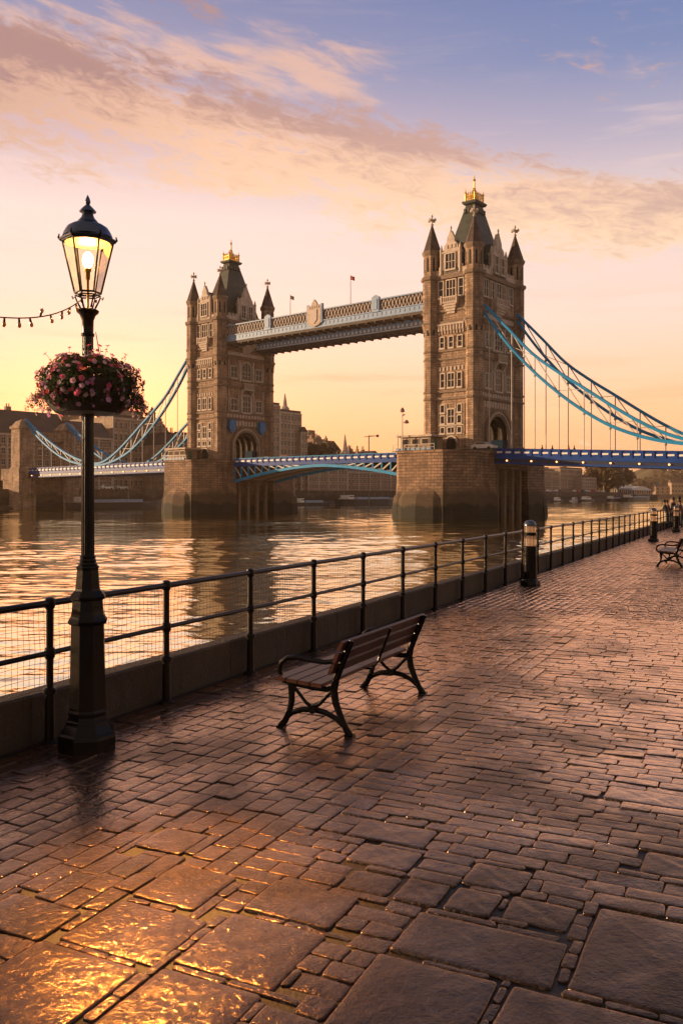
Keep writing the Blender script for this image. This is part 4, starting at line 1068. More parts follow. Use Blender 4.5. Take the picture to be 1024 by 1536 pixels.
# decks
def deck(name, org, u0, u1, zf, label, grp, bascule=False, lights=True):
    t = thing(name, label, 'bridge span', world(org, u0, 0, zf(u0)), BR, grp)
    inv = -zf(u0)
    def P(nm, mb, m_, **k): return obj(nm, mb, M[m_], t, (-u0, 0, inv), **k)
    n = max(2, int(abs(u1 - u0) / 2.1)); us = [u0 + (u1 - u0) * i / n for i in range(n + 1)]
    def strip(y0, y1, a, b_, m_, nm):
        P(nm, MB().loft([[(u, y0, zf(u) + a), (u, y1, zf(u) + a), (u, y1, zf(u) + b_), (u, y0, zf(u) + b_)] for u in us]), m_)
    strip(-6.3, 6.3, -.75, -.55, 'asphalt', 'roadway')
    for s_ in (-1, 1):
        y0, y1 = sorted((s_ * 6.9, s_ * 6.3))
        strip(y0, y1, -1.35, -.70, 'bluedeep', 'edge_girder')
        if not bascule:
            yy = sorted((s_ * 6.78, s_ * 6.3)); strip(yy[0], yy[1], -1.95, -1.35, 'navy', 'lower_edge_girder')
            yy = sorted((s_ * 7.05, s_ * 6.3)); strip(yy[0], yy[1], -2.25, -1.95, 'bluedeep', 'bottom_flange')
        else:
            pass
        yy = sorted((s_ * 6.98, s_ * 6.62)); strip(yy[0], yy[1], .36, .50, 'bluedeep' if not bascule else 'bluechain', 'handrail')
        yy = sorted((s_ * 6.80, s_ * 6.72)); strip(yy[0], yy[1], -.70, .36, 'bluedeep', 'parapet')
    if not bascule: strip(-6.3, 6.3, -2.1, -.75, 'iron_rail', 'underdeck')
    pm1 = MB().box(-.52, .52, -.05, .05, -.34, -.04).mesh('white_panel'); pm1.materials.append(M['whitepaint'])
    pm2 = MB().box(-.12, .12, -.09, .09, -.70, .36).mesh('parapet_post'); pm2.materials.append(M['bluedeep'])
    npn = int(abs(u1 - u0) / 1.75)
    for i in range(npn):
        u = u0 + (i + .5) * (u1 - u0) / npn
        for s_ in (-1,):
            obj('white_panel', pm1, None, t, (u - u0, s_ * 6.83, zf(u) + inv))
            obj('parapet_post', pm2, None, t, (u - u0 + .87, s_ * 6.86, zf(u) + inv))
    if lights and not bascule:
        lm_ = MB().lathe([(.01, -.16), (.14, -.10), (.16, .05), (.01, .14)], 10).mesh('girder_light'); lm_.materials.append(emis('orange_marker', (1, .42, .14), 3.0))
        for i in range(int(abs(u1 - u0) / 4.7)):
            u = min(u0, u1) + 2.4 + 4.7 * i; obj('girder_light', lm_, None, t, (u - u0, -6.95, zf(u) + inv - 1.65))
    if bascule:
        L = u1 - u0; zb = lambda u: zf(u) - 1.45 - 3.1 * (abs((u - (u0 + u1) / 2) / (L / 2))) ** 1.7
        for y_ in (-6.7, -2.4, 2.4, 6.7):
            if abs(y_) > 6:
                P('arch_chord', MB().loft([[(u, y_ - .2, zb(u) - .45), (u, y_ + .2, zb(u) - .45), (u, y_ + .2, zb(u) + .12), (u, y_ - .2, zb(u) + .12)] for u in us]), 'bluechain')
                for i in range(len(us) - 1):
                    if zf(us[i]) - 1.4 - zb(us[i]) < .35: continue
                    flip = us[i] < (u0 + u1) / 2
                    a_, c_ = us[i], us[i + 1]
                    P('truss_brace', MB().bar((a_, y_, zb(a_) + .1), (a_, y_, zf(a_) - 1.34), .26, .26), 'bluechain')
                    pa = ((a_, zf(a_) - 1.34), (c_, zb(c_) + .1)) if flip else ((a_, zb(a_) + .1), (c_, zf(c_) - 1.34))
                    P('truss_brace', MB().bar((pa[0][0], y_ + .03, pa[0][1]), (pa[1][0], y_ + .03, pa[1][1]), .22, .26), 'palerod')
            else:
                P('inner_girder', MB().loft([[(u, y_ - .15, zb(u)), (u, y_ + .15, zb(u)), (u, y_ + .15, zf(u) - .8), (u, y_ - .15, zf(u) - .8)] for u in us]), 'walkunder')
        P('soffit', MB().loft([[(u, -6.4, zb(u) + .15), (u, 6.4, zb(u) + .15), (u, 6.4, zb(u) + .3), (u, -6.4, zb(u) + .3)] for u in us]), 'hutwall')
    return t
zr = lambda u: 9.75 - .047 * (u - 8)
zl = lambda u: 9.75 + .010 * (u + 8)
zm = lambda u: 9.65
deck('suspended_span', RT, 8.2, 84, zr, 'blue right-hand bridge deck with white parapet panels and small orange lights', 'road spans of the bridge')
deck('suspended_span', LT, -8.2, -77, zl, 'blue left-hand bridge deck with white parapet panels, beyond the lamp post', 'road spans of the bridge')
deck('bascule_span', LT, 8.2, DT - 8.2, zm, 'middle bridge span between the piers, pale blue arched truss beneath', 'road spans of the bridge', True)

# suspension chains
upK = [(5.2, 36.9), (7.5, 34.6), (10.9, 31.1), (15.4, 26.4), (20.4, 22.6), (24.75, 19.7), (29.3, 16.6), (34.1, 13.6), (38.5, 11.4), (43, 10.2), (50, 11.0), (60, 14.2), (70, 19.0), (78, 23.5)]
loK = [(5.2, 35.9), (7.5, 32.6), (10.9, 28.3), (15.4, 23.5), (20.4, 19.1), (24.75, 15.9), (29.3, 13.2), (34.1, 11.3), (38.5, 10.2), (43, 9.7), (50, 10.0), (60, 12.4), (70, 17.4), (78, 22.9)]
def interp(K, u):
    for (a, za), (b_, zb) in zip(K, K[1:]):
        if u <= b_: return za + (zb - za) * (u - a) / (b_ - a)
    return K[-1][1]
def smooth_interp(K, u):   # Catmull-Rom
    n = len(K)
    for i in range(n - 1):
        if u <= K[i + 1][0]:
            p0 = K[max(i - 1, 0)]; p1 = K[i]; p2 = K[i + 1]; p3 = K[min(i + 2, n - 1)]
            h = p2[0] - p1[0]; t = (u - p1[0]) / h
            m1 = (p2[1] - p0[1]) / (p2[0] - p0[0]) * h; m2 = (p3[1] - p1[1]) / (p3[0] - p1[0]) * h
            return (2*t**3 - 3*t**2 + 1) * p1[1] + (t**3 - 2*t**2 + t) * m1 + (-2*t**3 + 3*t**2) * p2[1] + (t**3 - t**2) * m2
    return K[-1][1]
def chain(org, sgn, v, zf, label, dz=0, thick=1.0):
    ue = 78 if sgn < 0 else 78
    t = thing('suspension_chain', label, 'suspension chain', world(org, sgn * 5.2, v, 36), BR, 'blue suspension chains')
    def P(nm, mb, m_, **k): return obj(nm, mb, M[m_], t, (-sgn * 5.2, 0, -36), **k)
    us = [5.2 + (78 - 5.2) * i / 72 for i in range(73)]
    zu = lambda u: smooth_interp(upK, u) + dz; zl_ = lambda u: smooth_interp(loK, u) + dz
    w1 = .26 * thick
    for nm, fz in (('upper_chord', zu), ('lower_chord', zl_)):
        b = MB()
        for off in (-.24, .24):
            b.loft([[(sgn * u, off - .10, fz(u) - w1), (sgn * u, off + .10, fz(u) - w1), (sgn * u, off + .10, fz(u) + w1), (sgn * u, off - .10, fz(u) + w1)] for u in us])
        b.loft([[(sgn * u, -.15, fz(u) + w1 - .05), (sgn * u, .15, fz(u) + w1 - .05), (sgn * u, .15, fz(u) + w1 + .05), (sgn * u, -.15, fz(u) + w1 + .05)] for u in us])
        P(nm, b, 'bluechain')
    nodes = [7.0 + 4.45 * k for k in range(16)]
    for i, u in enumerate(nodes):
        h_ = zu(u) - zl_(u)
        if h_ > .8: P('truss_brace', MB().bar((sgn * u, 0, zl_(u)), (sgn * u, 0, zu(u)), .16, .16), 'palerod')
        if i + 1 < len(nodes):
            u2 = nodes[i + 1]
            if u < 43: P('truss_brace', MB().bar((sgn * u, 0, zu(u)), (sgn * u2, 0, zl_(u2)), .15, .15), 'palerod')
            else: P('truss_brace', MB().bar((sgn * u, 0, zl_(u)), (sgn * u2, 0, zu(u2)), .15, .15), 'palerod')
            if i % 1 == 0 and h_ > 1.2: P('truss_brace', MB().bar((sgn * u, .05, zl_(u) + h_ * .12), (sgn * u2, .05, zu(u2) - .1), .10, .10), 'palerod') if i % 2 else None
        zd = zf(sgn * u) + .3
        if zl_(u) - zd > .6:
            b = MB(); b.tube([(sgn * u, 0, zd), (sgn * u, 0, zl_(u) - .2)], .085, 8); b.lathe([(.05, zl_(u) - .75), (.26, zl_(u) - .55), (.26, zl_(u) - .35), (.1, zl_(u) - .15)], 10, c=(sgn * u, 0))
            P('hanger', b, 'palerod')
chain(RT, 1, -6.75, zr, 'right-hand blue suspension chain nearer the camera, from the front corner of the larger tower')
chain(RT, 1, 6.75, zr, 'right-hand blue suspension chain farther away, from the back corner of the larger tower')
chain(LT, -1, -6.75, zl, 'left-hand blue suspension chain nearer the camera, running down to the abutment', thick=.95)
chain(LT, -1, 6.75, zl, 'left-hand blue suspension chain behind its twin, half hidden by the lamp post', thick=.95)

# high walkways
def walkway(v0, v1, zb, zt, label, crest):
    t = thing('high_walkway', label, 'walkway', world(LT, HU + .5, (v0 + v1) / 2, zb), BR, 'high-level walkways between the towers')
    u0, u1 = HU + .52, DT - HU - .52; L = u1 - u0; vc = (v0 + v1) / 2
    def P(nm, mb, m_, **k): return obj(nm, mb, M[m_], t, (0, -vc, -zb), **k)
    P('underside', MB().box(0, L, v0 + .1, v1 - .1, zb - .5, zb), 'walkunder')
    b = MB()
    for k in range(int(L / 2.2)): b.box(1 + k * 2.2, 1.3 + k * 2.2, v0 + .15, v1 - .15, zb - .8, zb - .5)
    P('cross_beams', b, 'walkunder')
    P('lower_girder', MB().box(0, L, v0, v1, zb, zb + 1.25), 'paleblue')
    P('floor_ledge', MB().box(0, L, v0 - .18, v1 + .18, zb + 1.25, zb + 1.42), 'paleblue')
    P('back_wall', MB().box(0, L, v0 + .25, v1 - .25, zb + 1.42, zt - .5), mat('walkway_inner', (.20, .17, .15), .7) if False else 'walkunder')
    P('roof', MB().prism([(v0 - .1, zt - .5), (v1 + .1, zt - .5), (v1 + .1, zt - .25), (vc, zt + .15), (v0 - .1, zt - .25)], 0, L, 'x'), 'paleblue')
    n = int(L / .85); za, zc = zb + 1.42, zt - .5
    for y_ in (v0 + .14, v1 - .14):
        b = MB()
        for k in range(n):
            x0, x1 = k * L / n, (k + 1) * L / n
            b.bar((x0, y_, za), (x1, y_, zc), .11, .13); b.bar((x0, y_ + .02, zc), (x1, y_ + .02, za), .11, .13)
            b.lathe([(.0, 0)], 3) if False else None
            b.box((x0 + x1) / 2 - .14, (x0 + x1) / 2 + .14, y_ - .12, y_ + .12, (za + zc) / 2 - .14, (za + zc) / 2 + .14)
        P('lattice', b, 'ochre')
    b = MB(); b.box(0, L, v0 - .05, v0 + .12, zb + .10, zb + .28)
    for k in range(int(L / 1.1)): b.box(k * 1.1 + .3, k * 1.1 + .75, v0 - .07, v0, zb + .45, zb + 1.05)
    P('girder_mouldings', b, 'paleblue' if crest else 'whitepaint')
    for f in (.25, .77):
        b = MB(); x = L * f; b.box(x - .9, x + .9, v0 - .25, v0 + .3, zb + 1.2, zt + .15); b.box(x - .5, x + .5, v0 - .36, v0 - .25, zb + 1.7, zt - .35); b.prism([(x - .9, zt + .15), (x + .9, zt + .15), (x, zt + .6)], v0 - .2, v0 + .25)
        P('cartouche', b, 'paleblue')
    if crest:
        x = L * .49
        b = MB(); b.prism([(x - 1.7, zb + .9), (x - 1.2, zb + .5), (x, zb + .2), (x + 1.2, zb + .5), (x + 1.7, zb + .9), (x + 1.9, zt + .3), (x + 1.5, zt + .7), (x + .9, zt + .5), (x + .5, zt + 1.3), (x, zt + 1.9), (x - .5, zt + 1.3), (x - .9, zt + .5), (x - 1.5, zt + .7), (x - 1.9, zt + .3)], v0 - .35, v0 + .15)
        c_ = P('coat_of_arms', b, 'trim')
        b = MB(); b.prism([(x - .8, zt - .3), (x - .8, zb + 1.6), (x, zb + .8), (x + .8, zb + 1.6), (x + .8, zt - .3)], v0 - .48, v0 - .35)
        for k in range(5): b.lathe([(.0, -.1), (.16, -.05), (.16, .05), (.0, .1)], 8) if False else b.box(x - 1.2 + k * .6 - .12, x - 1.2 + k * .6 + .12, v0 - .44, v0 - .35, zt + .0, zt + .5)
        obj('shield', b, M['ochre'], c_)
        b = MB()
        for s_ in (-1, 1): b.box(x + s_ * 1.9 - .2, x + s_ * 1.9 + .2, v0 - .3, v0 + .3, zb + .9, zt + .9)
        split('crest_post', b, M['paleblue'], t, loc=(0, -vc, -zb))
    return t
walkway(-7.2, -3.4, 36.7, 40.7, 'nearer high walkway with ornate lattice and a central coat of arms', True)
walkway(3.4, 7.2, 36.2, 40.2, 'farther high walkway seen below its twin, plain pale blue girder', False)
def flagpole(f, h, label, col):
    p = world(LT, HU + .5 + (DT - 2 * HU - 1) * f, -5.3, 40.7); t = thing('flagpole', label, 'flagpole', p, BR, 'flagpoles on the walkway')
    obj('pole', MB().tube([(0, 0, 0), (0, 0, h)], [.09, .06], 8), M['palerod'], t)
    b = MB(); n = 8; w_ = 1.0
    top = [(i * w_ / n, .12 * math.sin(i * 1.1), h - .2 - .05 * i) for i in range(n + 1)]
    b.loft([[(x, y, z - .8), (x, y, z), (x, y + .03, z), (x, y + .03, z - .8)] for x, y, z in top])
    obj('flag', b, col, t, smooth='all')
flagpole(.335, 4.6, 'short flagpole with a dark furled flag left of the coat of arms', M['band'])
flagpole(.63, 6.2, 'taller flagpole with a small red flag right of the coat of arms', M['red'])

# blue shield lamps on the smaller tower's arch
for v_, lb in ((-5.2, 'blue box lantern left of the smaller tower\'s arch'), (4.6, 'blue box lantern right of the smaller tower\'s arch')):
    b = MB(); b.prism([(-.95, 0), (.95, 0), (.95, 2.0), (0, 2.3), (-.95, 2.0)], 0, .9, 'y'); b.prism([(-.95, 0), (0, -.9), (.95, 0)], .15, .75, 'y')
    o = obj('box_lantern', b, mat('bright_blue_paint', (.004, .16, .42), .5), None, world(LT, HU + .55 + 1.0, v_, 17.0), BR + R(90)); tag(o, lb, 'lantern', 'blue lanterns on the tower')

# control cabins on the piers
def cabin(org, u, v, w_, d_, label, lab2):
    t = thing('control_cabin', label, 'cabin', world(org, u, v, 9.82), BR, 'control cabins on the piers')
    obj('walls', MB().box(-w_/2, w_/2, -d_/2, d_/2, 0, 2.5), M['hutwall'], t)
    obj('roof', MB().box(-w_/2 - .6, w_/2 + .6, -d_/2 - .6, d_/2 + .6, 2.5, 2.85), M['trim'], t)
    for k in range(3):
        x = -w_/2 + w_ * (k + .5) / 3
        f = obj('window', MB().box(x - .8, x + .8, -d_/2 - .08, -d_/2, 1.15, 2.2), M['pale'], t); obj('pane', MB().box(x - .68, x + .68, -d_/2 - .10, -d_/2 - .06, 1.25, 2.1), M['glass_dark'], f)
    obj('door', MB().box(w_/2, w_/2 + .06, -.8, .1, 0, 2.1), M['green'], t)
    b = MB()
    for k in range(9): x = -w_/2 - 1 + (w_ + 2.5) * k / 8; b.box(x - .04, x + .04, -d_/2 - 1.1, -d_/2 - 1.02, 0, 1.1)
    b.box(-w_/2 - 1, w_/2 + 1.5, -d_/2 - 1.11, -d_/2 - 1.01, 1.08, 1.16); b.box(-w_/2 - 1, w_/2 + 1.5, -d_/2 - 1.11, -d_/2 - 1.01, .55, .61)
    obj('guard_rail', b, M['palerod'], t)
    obj('skirt', MB().box(-w_/2 - .5, w_/2 + .8, -d_/2 - .9, -d_/2 - .6, 0, .5), M['paleblue'], t)
cabin(RT, -3.6, -12.6, 6.4, 4.0, 'low brown cabin with flat roof on the nearer pier, before the larger tower', '')
cabin(LT, -4.4, -11.2, 6.0, 3.6, 'low pale cabin with flat roof on the farther pier, before the smaller tower', '')
def pierpole(p, h, label, lamps=True):
    t = thing('lamp_mast', label, 'mast', p, BR, 'masts on the bridge piers')
    obj('mast', MB().tube([(0, 0, 0), (0, 0, h)], [.12, .07], 8), M['palerod'], t)
    if lamps:
        b = MB(); b.bar((0, 0, h - 2.2), (.9, 0, h - 2.2), .1, .1); b.lathe([(.05, h - 2.5), (.5, h - 2.4), (.3, h - 1.95), (.05, h - 1.8)], 8, c=(.9, 0)); b.lathe([(.1, h - .4), (.45, h - .3), (.3, h + .2), (.05, h + .5)], 8); b.bar((0, 0, h - 1.0), (.5, 0, h - .8), .2, .2)
        obj('lamp_heads', b, M['band'], t)
pierpole(world(RT, -5.6, -15.8, 9.8), 7.4, 'tall mast with two lamp heads behind the cabin on the nearer pier')
pierpole(world(RT, -6.9, -15.4, 9.8), 3.0, 'short plain post at the left corner of the nearer pier', False)
# abutment gateway at the far bank
t = thing('abutment_gateway', 'stone abutment gateway with small turrets where the left chains land', 'gateway', world(LT, -79, 0, ZW), BR)
for s_ in (-1, 1):
    b = MB(); zt = 22.2 - ZW
    b.loft([[(x, y + s_ * 7.2, z) for x, y in ((-w_, -w_), (w_, -w_), (w_, w_), (-w_, w_))] for w_, z in ((2.7, -1), (2.7, 11.6), (2.3, 12.2), (2.2, zt - 1.5), (2.6, zt - 1.2), (2.6, zt - .6), (2.2, zt - .4), (1.4, zt + .9), (.3, zt + 1.5))])
    obj('gate_tower', b, M['stone'], t)
obj('arch_lintel', MB().box(-1.8, 1.8, -5.0, 5.0, 17.5 - ZW, 20.3 - ZW), M['stone'], t)
obj('base_wall', MB().box(-6, 2.4, -4.5, 4.5, -1, 9 - ZW), M['pier'], t)
obj('approach_viaduct', MB().box(-45, -6, -6.8, 6.8, 6.2 - ZW, 9.6 - ZW), M['stone'], t)
b = MB()
for k in range(4): b.box(-45 + k * 11, -41.5 + k * 11, -6.5, 6.5, -1, 6.2 - ZW)
split('viaduct_pillar', b, M['stone'], t)
# ------------------------------------------------------------------ far bank
def v_of(px, u):      # place along the bank (v) that a bearing crosses at distance u from the small tower
    k = (px - 512) / 1300; X0 = LT[0] + AV[0] * u; Y0 = LT[1] + AV[1] * u
    return (Y0 * k - X0) / (PV[0] - PV[1] * k)
def z_at(py, u, v): return CAMH + (742 - py) / 1300 * world(LT, u, v)[1]
UQ = -83
M['bankwall'] = masonry('embankment_stone', (.15, .105, .07), (.10, .07, .05), (.05, .04, .03), 2.5, .8, stain=(-1.2, (.02, .018, .012), (.06, .045, .03)))
M['mud'] = mat('foreshore_mud', (.075, .05, .035), .8, bump=.6, bscale=.8, var=.5, vscale=.12)
M['ground'] = mat('bank_ground', (.10, .075, .055), .9, var=.3, vscale=.05)
b = MB(); b.loft([[world(LT, UQ, v, ZW - 1), world(LT, UQ, v, 3.6), world(LT, UQ - 2, v, 3.6), world(LT, UQ - 2, v, ZW - 1)] for v in (-260, -90, 40, 180, 320, 470)])
o = obj('embankment_wall', b, M['bankwall']); tag(o, 'long dark stained embankment wall along the far river bank', 'wall')
gt = random.Random(8)
b = MB(); ns_ = 60; rings = []
for i in range(ns_ + 1):
    v = -200 + 660 * i / ns_; wdt = 5 + 4 * math.sin(v * .03) + gt.uniform(-1, 1) + (7 if 60 < v < 200 else 0)
    rings.append([world(LT, UQ - .5, v, -.6 + .5 * math.sin(v * .05)), world(LT, UQ + wdt * .5, v, -1.3 + gt.uniform(-.2, .2)), world(LT, UQ + wdt, v, -2.1), world(LT, UQ + wdt + 2, v, -3), world(LT, UQ - .5, v, -3)])
b.loft(rings); struct('foreshore', b, M['mud'])
pts = [world(LT, UQ - 1, -400, 3.55), world(LT, UQ - 1, 470, 3.55), (330, 1050, 3.0), (560, 1500, 2.5), (1300, 1600, 2.5), (2900, 1700, 2.5), (2900, 3150, 2.5), (-2900, 3150, 2.5), (-2900, 300, 3.5)]
struct('far_bank_ground', MB().loft([[(x, y, ZW - .6) for x, y, z in pts], pts][::1]), M['ground'])
# hills
def hill(cx, cy, rx, ry, h, seed, name='hill'):
    b = MB(); n = 40; m_ = 10; g = random.Random(seed); ph = [g.uniform(0, 6) for _ in range(6)]; rings = []
    for k in range(m_ + 1):
        t = k / m_; r_ = 1 - t; z_ = h * (math.cos(math.pi * r_) * .5 + .5) if k < m_ else h
        rings.append([(cx + rx * max(r_, .01) * math.cos(a) * (1 + .07 * math.sin(3 * a + ph[0]) + .04 * math.sin(7 * a + ph[1])), cy + ry * max(r_, .01) * math.sin(a), z_ * (1 + .05 * math.sin(5 * a + ph[2])) + 1) for a in [2 * math.pi * i / n for i in range(n)]])
    b.loft(rings); o = struct(name, b, M['hill'], smooth='all'); return o
M['hill'] = mat('hill_woodland', (.06, .075, .04), .95, var=.5, vscale=.02, bump=1, bscale=.1)
hill(840, 2350, 190, 160, 72, 1); hill(1180, 2500, 330, 200, 42, 2); hill(560, 2400, 260, 180, 34, 3); hill(200, 2700, 500, 200, 26, 4); hill(1700, 2400, 400, 220, 60, 5)

# trees
def tree(px, u, h, r_, label, seed, v=None, pos=None, col=(.13, .095, .05), grp='trees on the far bank', n=1900):
    if pos is None: vv = v if v is not None else v_of(px, u); pos = world(LT, u, vv, 3.5)
    g = random.Random(seed); t = thing('tree', label, 'tree', pos, 0, grp)
    b = MB(); b.tube([(0, 0, -.5), (.1, 0, h * .3), (0, .1, h * .6)], [h * .035, h * .026, h * .012], 7)
    for k in range(5):
        a = g.uniform(0, 6.28); b.tube([(0, 0, h * (.28 + .06 * k)), (math.cos(a) * r_ * .6, math.sin(a) * r_ * .6, h * (.5 + .07 * k))], [h * .014, h * .004], 5)
    obj('trunk', b, M['band'], t)
    b = MB(); cl = [(Vector((g.uniform(-.6, .6) * r_, g.uniform(-.6, .6) * r_, h * g.uniform(.38, .84))), g.uniform(.25, .5) * r_) for _ in range(13)]
    for i in range(n):
        c, q = g.choice(cl); d_ = Vector((g.gauss(0, 1), g.gauss(0, 1), g.gauss(0, .8))).normalized() * q * g.uniform(.6, 1.05)
        p = c + d_; s_ = r_ * g.uniform(.06, .12); nn = Vector((g.uniform(-1, 1), g.uniform(-1, 1), g.uniform(-.4, 1))).normalized(); tt = nn.cross(Vector((g.uniform(-1, 1), g.uniform(-1, 1), .2))).normalized(); uu = nn.cross(tt)
        b.add([p - tt * s_, p + uu * s_ * .7, p + tt * s_, p - uu * s_ * .7], [(0, 1, 2, 3)])
    obj('crown', b, leafy_cache(col), t)
    return t
_lc = {}
def leafy_cache(c):
    if c not in _lc: _lc[c] = leafy('tree_leaves', c, .25)
    return _lc[c]

# buildings
BM = [masonry('brown_brick', (.36, .235, .155), (.28, .18, .12), (.2, .14, .1), 3.1, 1.0, nvar=.35), masonry('buff_stone', (.44, .32, .23), (.36, .26, .18), (.25, .18, .13), 3.4, 1.1, nvar=.3), masonry('red_brick', (.24, .12, .08), (.18, .095, .065), (.14, .1, .08), 2.6, .9, nvar=.3)]
M['roof_dark'] = mat('dark_roof', (.075, .055, .045), .7, var=.3, vscale=.3)
M['roof_pale'] = mat('pale_roof', (.62, .60, .60), .5, var=.1, vscale=.3)
_wm = {}
def bwin(w_, h_, arch):
    k = (round(w_, 1), round(h_, 1), arch)
    if k not in _wm:
        f = MB(); f.box(-w_/2 - .18, w_/2 + .18, -.22, 0, -h_/2 - .3, -h_/2); f.box(-w_/2 - .15, -w_/2, -.16, 0, -h_/2, h_/2); f.box(w_/2, w_/2 + .15, -.16, 0, -h_/2, h_/2); f.box(-w_/2 - .15, w_/2 + .15, -.18, 0, h_/2, h_/2 + .25)
        f.box(-.06, .06, -.12, 0, -h_/2, h_/2); f.box(-w_/2, w_/2, -.115, 0, -.05, .05)
        if arch: f.prism([(-w_/2 - .15, h_/2 + .25), (w_/2 + .15, h_/2 + .25), (0, h_/2 + .9)], -.2, 0)
        a = f.mesh('window'); a.materials.append(M['trim']); p = MB().box(-w_/2, w_/2, -.06, .05, -h_/2, h_/2).mesh('pane'); p.materials.append(M['glass_dark']); _wm[k] = (a, p)
    return _wm[k]
def building(label, u, px0, px1, ptop, depth, wm, floors, cols, roof='flat', cat='building', rh=.2, seed=0, name='riverside_building', zb=3.5, pane=True, frames=True, grp='buildings along the far bank'):
    g = random.Random(seed + 11); v0, v1 = v_of(px0, u), v_of(px1, u); Wd = v1 - v0; vc = (v0 + v1) / 2
    H = z_at(ptop, u, vc) - zb; rr = H * rh if roof != 'flat' else 0; Hw = H - rr
    # local x along v, local -y faces the river (+u)
    t = thing(name, label, cat, world(LT, u, vc, zb), BR + R(90), grp); x = Wd / 2
    obj('wall', MB().box(-x, x, 0, depth, 0, Hw), wm, t)
    b = MB(); b.box(-x - .3, x + .3, -.45, -.02, Hw - .9, Hw - .3)
    if floors > 3: b.box(-x, x, -.25, -.02, Hw * .28 - .2, Hw * .28 + .1)
    for k in range(cols // 3 + 1): xx = -x + Wd * k / max(1, cols // 3); b.box(xx - .3, xx + .3, -.3, -.02, 0, Hw - .9)
    obj('cornice', b, M['trim'], t)
    b = MB()
    if roof == 'mansard': b.loft([[(-x, -.2, Hw), (x, -.2, Hw), (x, depth, Hw), (-x, depth, Hw)], [(-x + 1, rr * .8, Hw + rr), (x - 1, rr * .8, Hw + rr), (x - 1, depth - rr, Hw + rr), (-x + 1, depth - rr, Hw + rr)]])
    elif roof == 'gable': b.prism([(-x, Hw), (x, Hw), (0, Hw + rr)], -.3, depth, 'y')
    elif roof == 'ridge': b.prism([(-.4, Hw), (depth, Hw), (depth / 2, Hw + rr)], -x, x, 'x')
    elif roof == 'stepped':
        b.box(-x * .8, x * .8, 1, depth, Hw, Hw + rr * .5); b.box(-x * .4, x * .5, 2, depth - 1, Hw + rr * .5, Hw + rr)
    else: b.box(-x, x, .3, depth, Hw, Hw + .25); b.box(-x, x, -.1, .3, Hw, Hw + .8)
    ro = obj('roof', b, M['roof_dark'] if roof in ('mansard', 'ridge', 'gable', 'flat') else wm, t)
    for k in range(g.randint(2, 4) if Wd > 12 else 1):
        xx = g.uniform(-x * .85, x * .85); cw = g.uniform(.6, 1.2); b = MB(); b.box(xx - cw, xx + cw, depth * .4, depth * .4 + 1.4, Hw + rr * .3, Hw + rr + g.uniform(.8, 2.2))
        for j in (-.5, .5): b.lathe([(.25, Hw + rr + .5), (.22, Hw + rr + 3)], 6, c=(xx + j * cw, depth * .4 + .7))
        obj('chimney', b, wm, ro)
    fh = Hw / (floors + .35); cw = Wd / cols; ww_ = min(2.1, cw * .52); wh = min(2.6, fh * .52); n = 0; rest = MB()
    for j in range(floors):
        for i in range(cols):
            xx = -x + cw * (i + .5); zz = fh * (j + .62)
            fm, pmh = bwin(ww_, wh, j == floors - 2 and floors > 3)
            if n < 96: f = obj('window', fm, None, t, (xx, 0, zz)); obj('pane', pmh, None, f)
            else: rest.box(xx - ww_/2, xx + ww_/2, -.08, 0, zz - wh/2, zz + wh/2)
            n += 1
    if rest.f: obj('window_bays', rest, M['glass_dark'], t, kind='stuff')
    return t, Wd, Hw, rr
B = building
t1 = B('long brown warehouse with a big dark hipped roof at the left edge, behind the abutment', -104, -60, 106, 613, 34, BM[0], 5, 15, 'mansard', rh=.30, seed=1, name='warehouse')
B('lower brown block behind the lamp post with mansard roof', -100, 107, 168, 632, 26, BM[0], 5, 9, 'mansard', rh=.22, seed=2)
tb, Wd, Hw, rr = B('broad stone block with a domed central tower, between lamp post and smaller tower', -104, 170, 243, 628, 30, BM[1], 6, 10, 'flat', seed=3)
zt_ = Hw
dm = obj('dome_tower', MB().box(-5, 7, 6, 18, zt_, zt_ + 3.2), BM[1], tb)
obj('dome', MB().lathe([(3.6, zt_ + 3.2), (3.6, zt_ + 4.6), (3.4, zt_ + 5.6), (2.6, zt_ + 7.2), (1.2, zt_ + 8.2), (.5, zt_ + 8.6), (.35, zt_ + 10.4), (.05, zt_ + 12)], 14, c=(0, 11)), M['roof_dark'], dm, smooth='all')
for x_ in (-8.5, 9.5): obj('corner_turret', MB().lathe([(1.3, zt_), (1.3, zt_ + 2.6), (1.5, zt_ + 2.8), (.7, zt_ + 4.2), (.1, zt_ + 5.4)], 10, c=(x_, 4)), M['roof_dark'], tb)
B('small gabled house with pale gable front beside the domed block', -92, 246, 262, 648, 14, BM[1], 4, 3, 'gable', rh=.22, seed=4)
B('low brown flat block just left of the smaller tower', -96, 262, 300, 652, 20, BM[0], 4, 6, 'flat', seed=5)
t5, Wd, Hw, rr = B('tall narrow tower block directly right of the smaller tower', -95, 396, 419, 606, 16, BM[1], 9, 4, 'flat', seed=6)
obj('roof_turret', MB().lathe([(1.6, Hw), (1.6, Hw + 2), (1.9, Hw + 2.2), (.9, Hw + 3.4), (.2, Hw + 4.6)], 8, c=(-1, 5)), M['roof_dark'], t5)
t6, Wd, Hw, rr = B('tall stepped stone block topped by a small spire, right of the smaller tower', -96, 420, 451, 618, 20, BM[1], 9, 6, 'flat', seed=7)
obj('roof_spire', MB().lathe([(1.9, Hw), (1.9, Hw + 2.2), (1.0, Hw + 3.2), (.8, Hw + 5), (.15, Hw + 8.5)], 8, c=(3, 6)), M['trim'], t6)
B('lower step of the tall stone block with pinnacles', -94, 451.5, 461, 640, 18, BM[1], 7, 2, 'gable', rh=.08, seed=8)
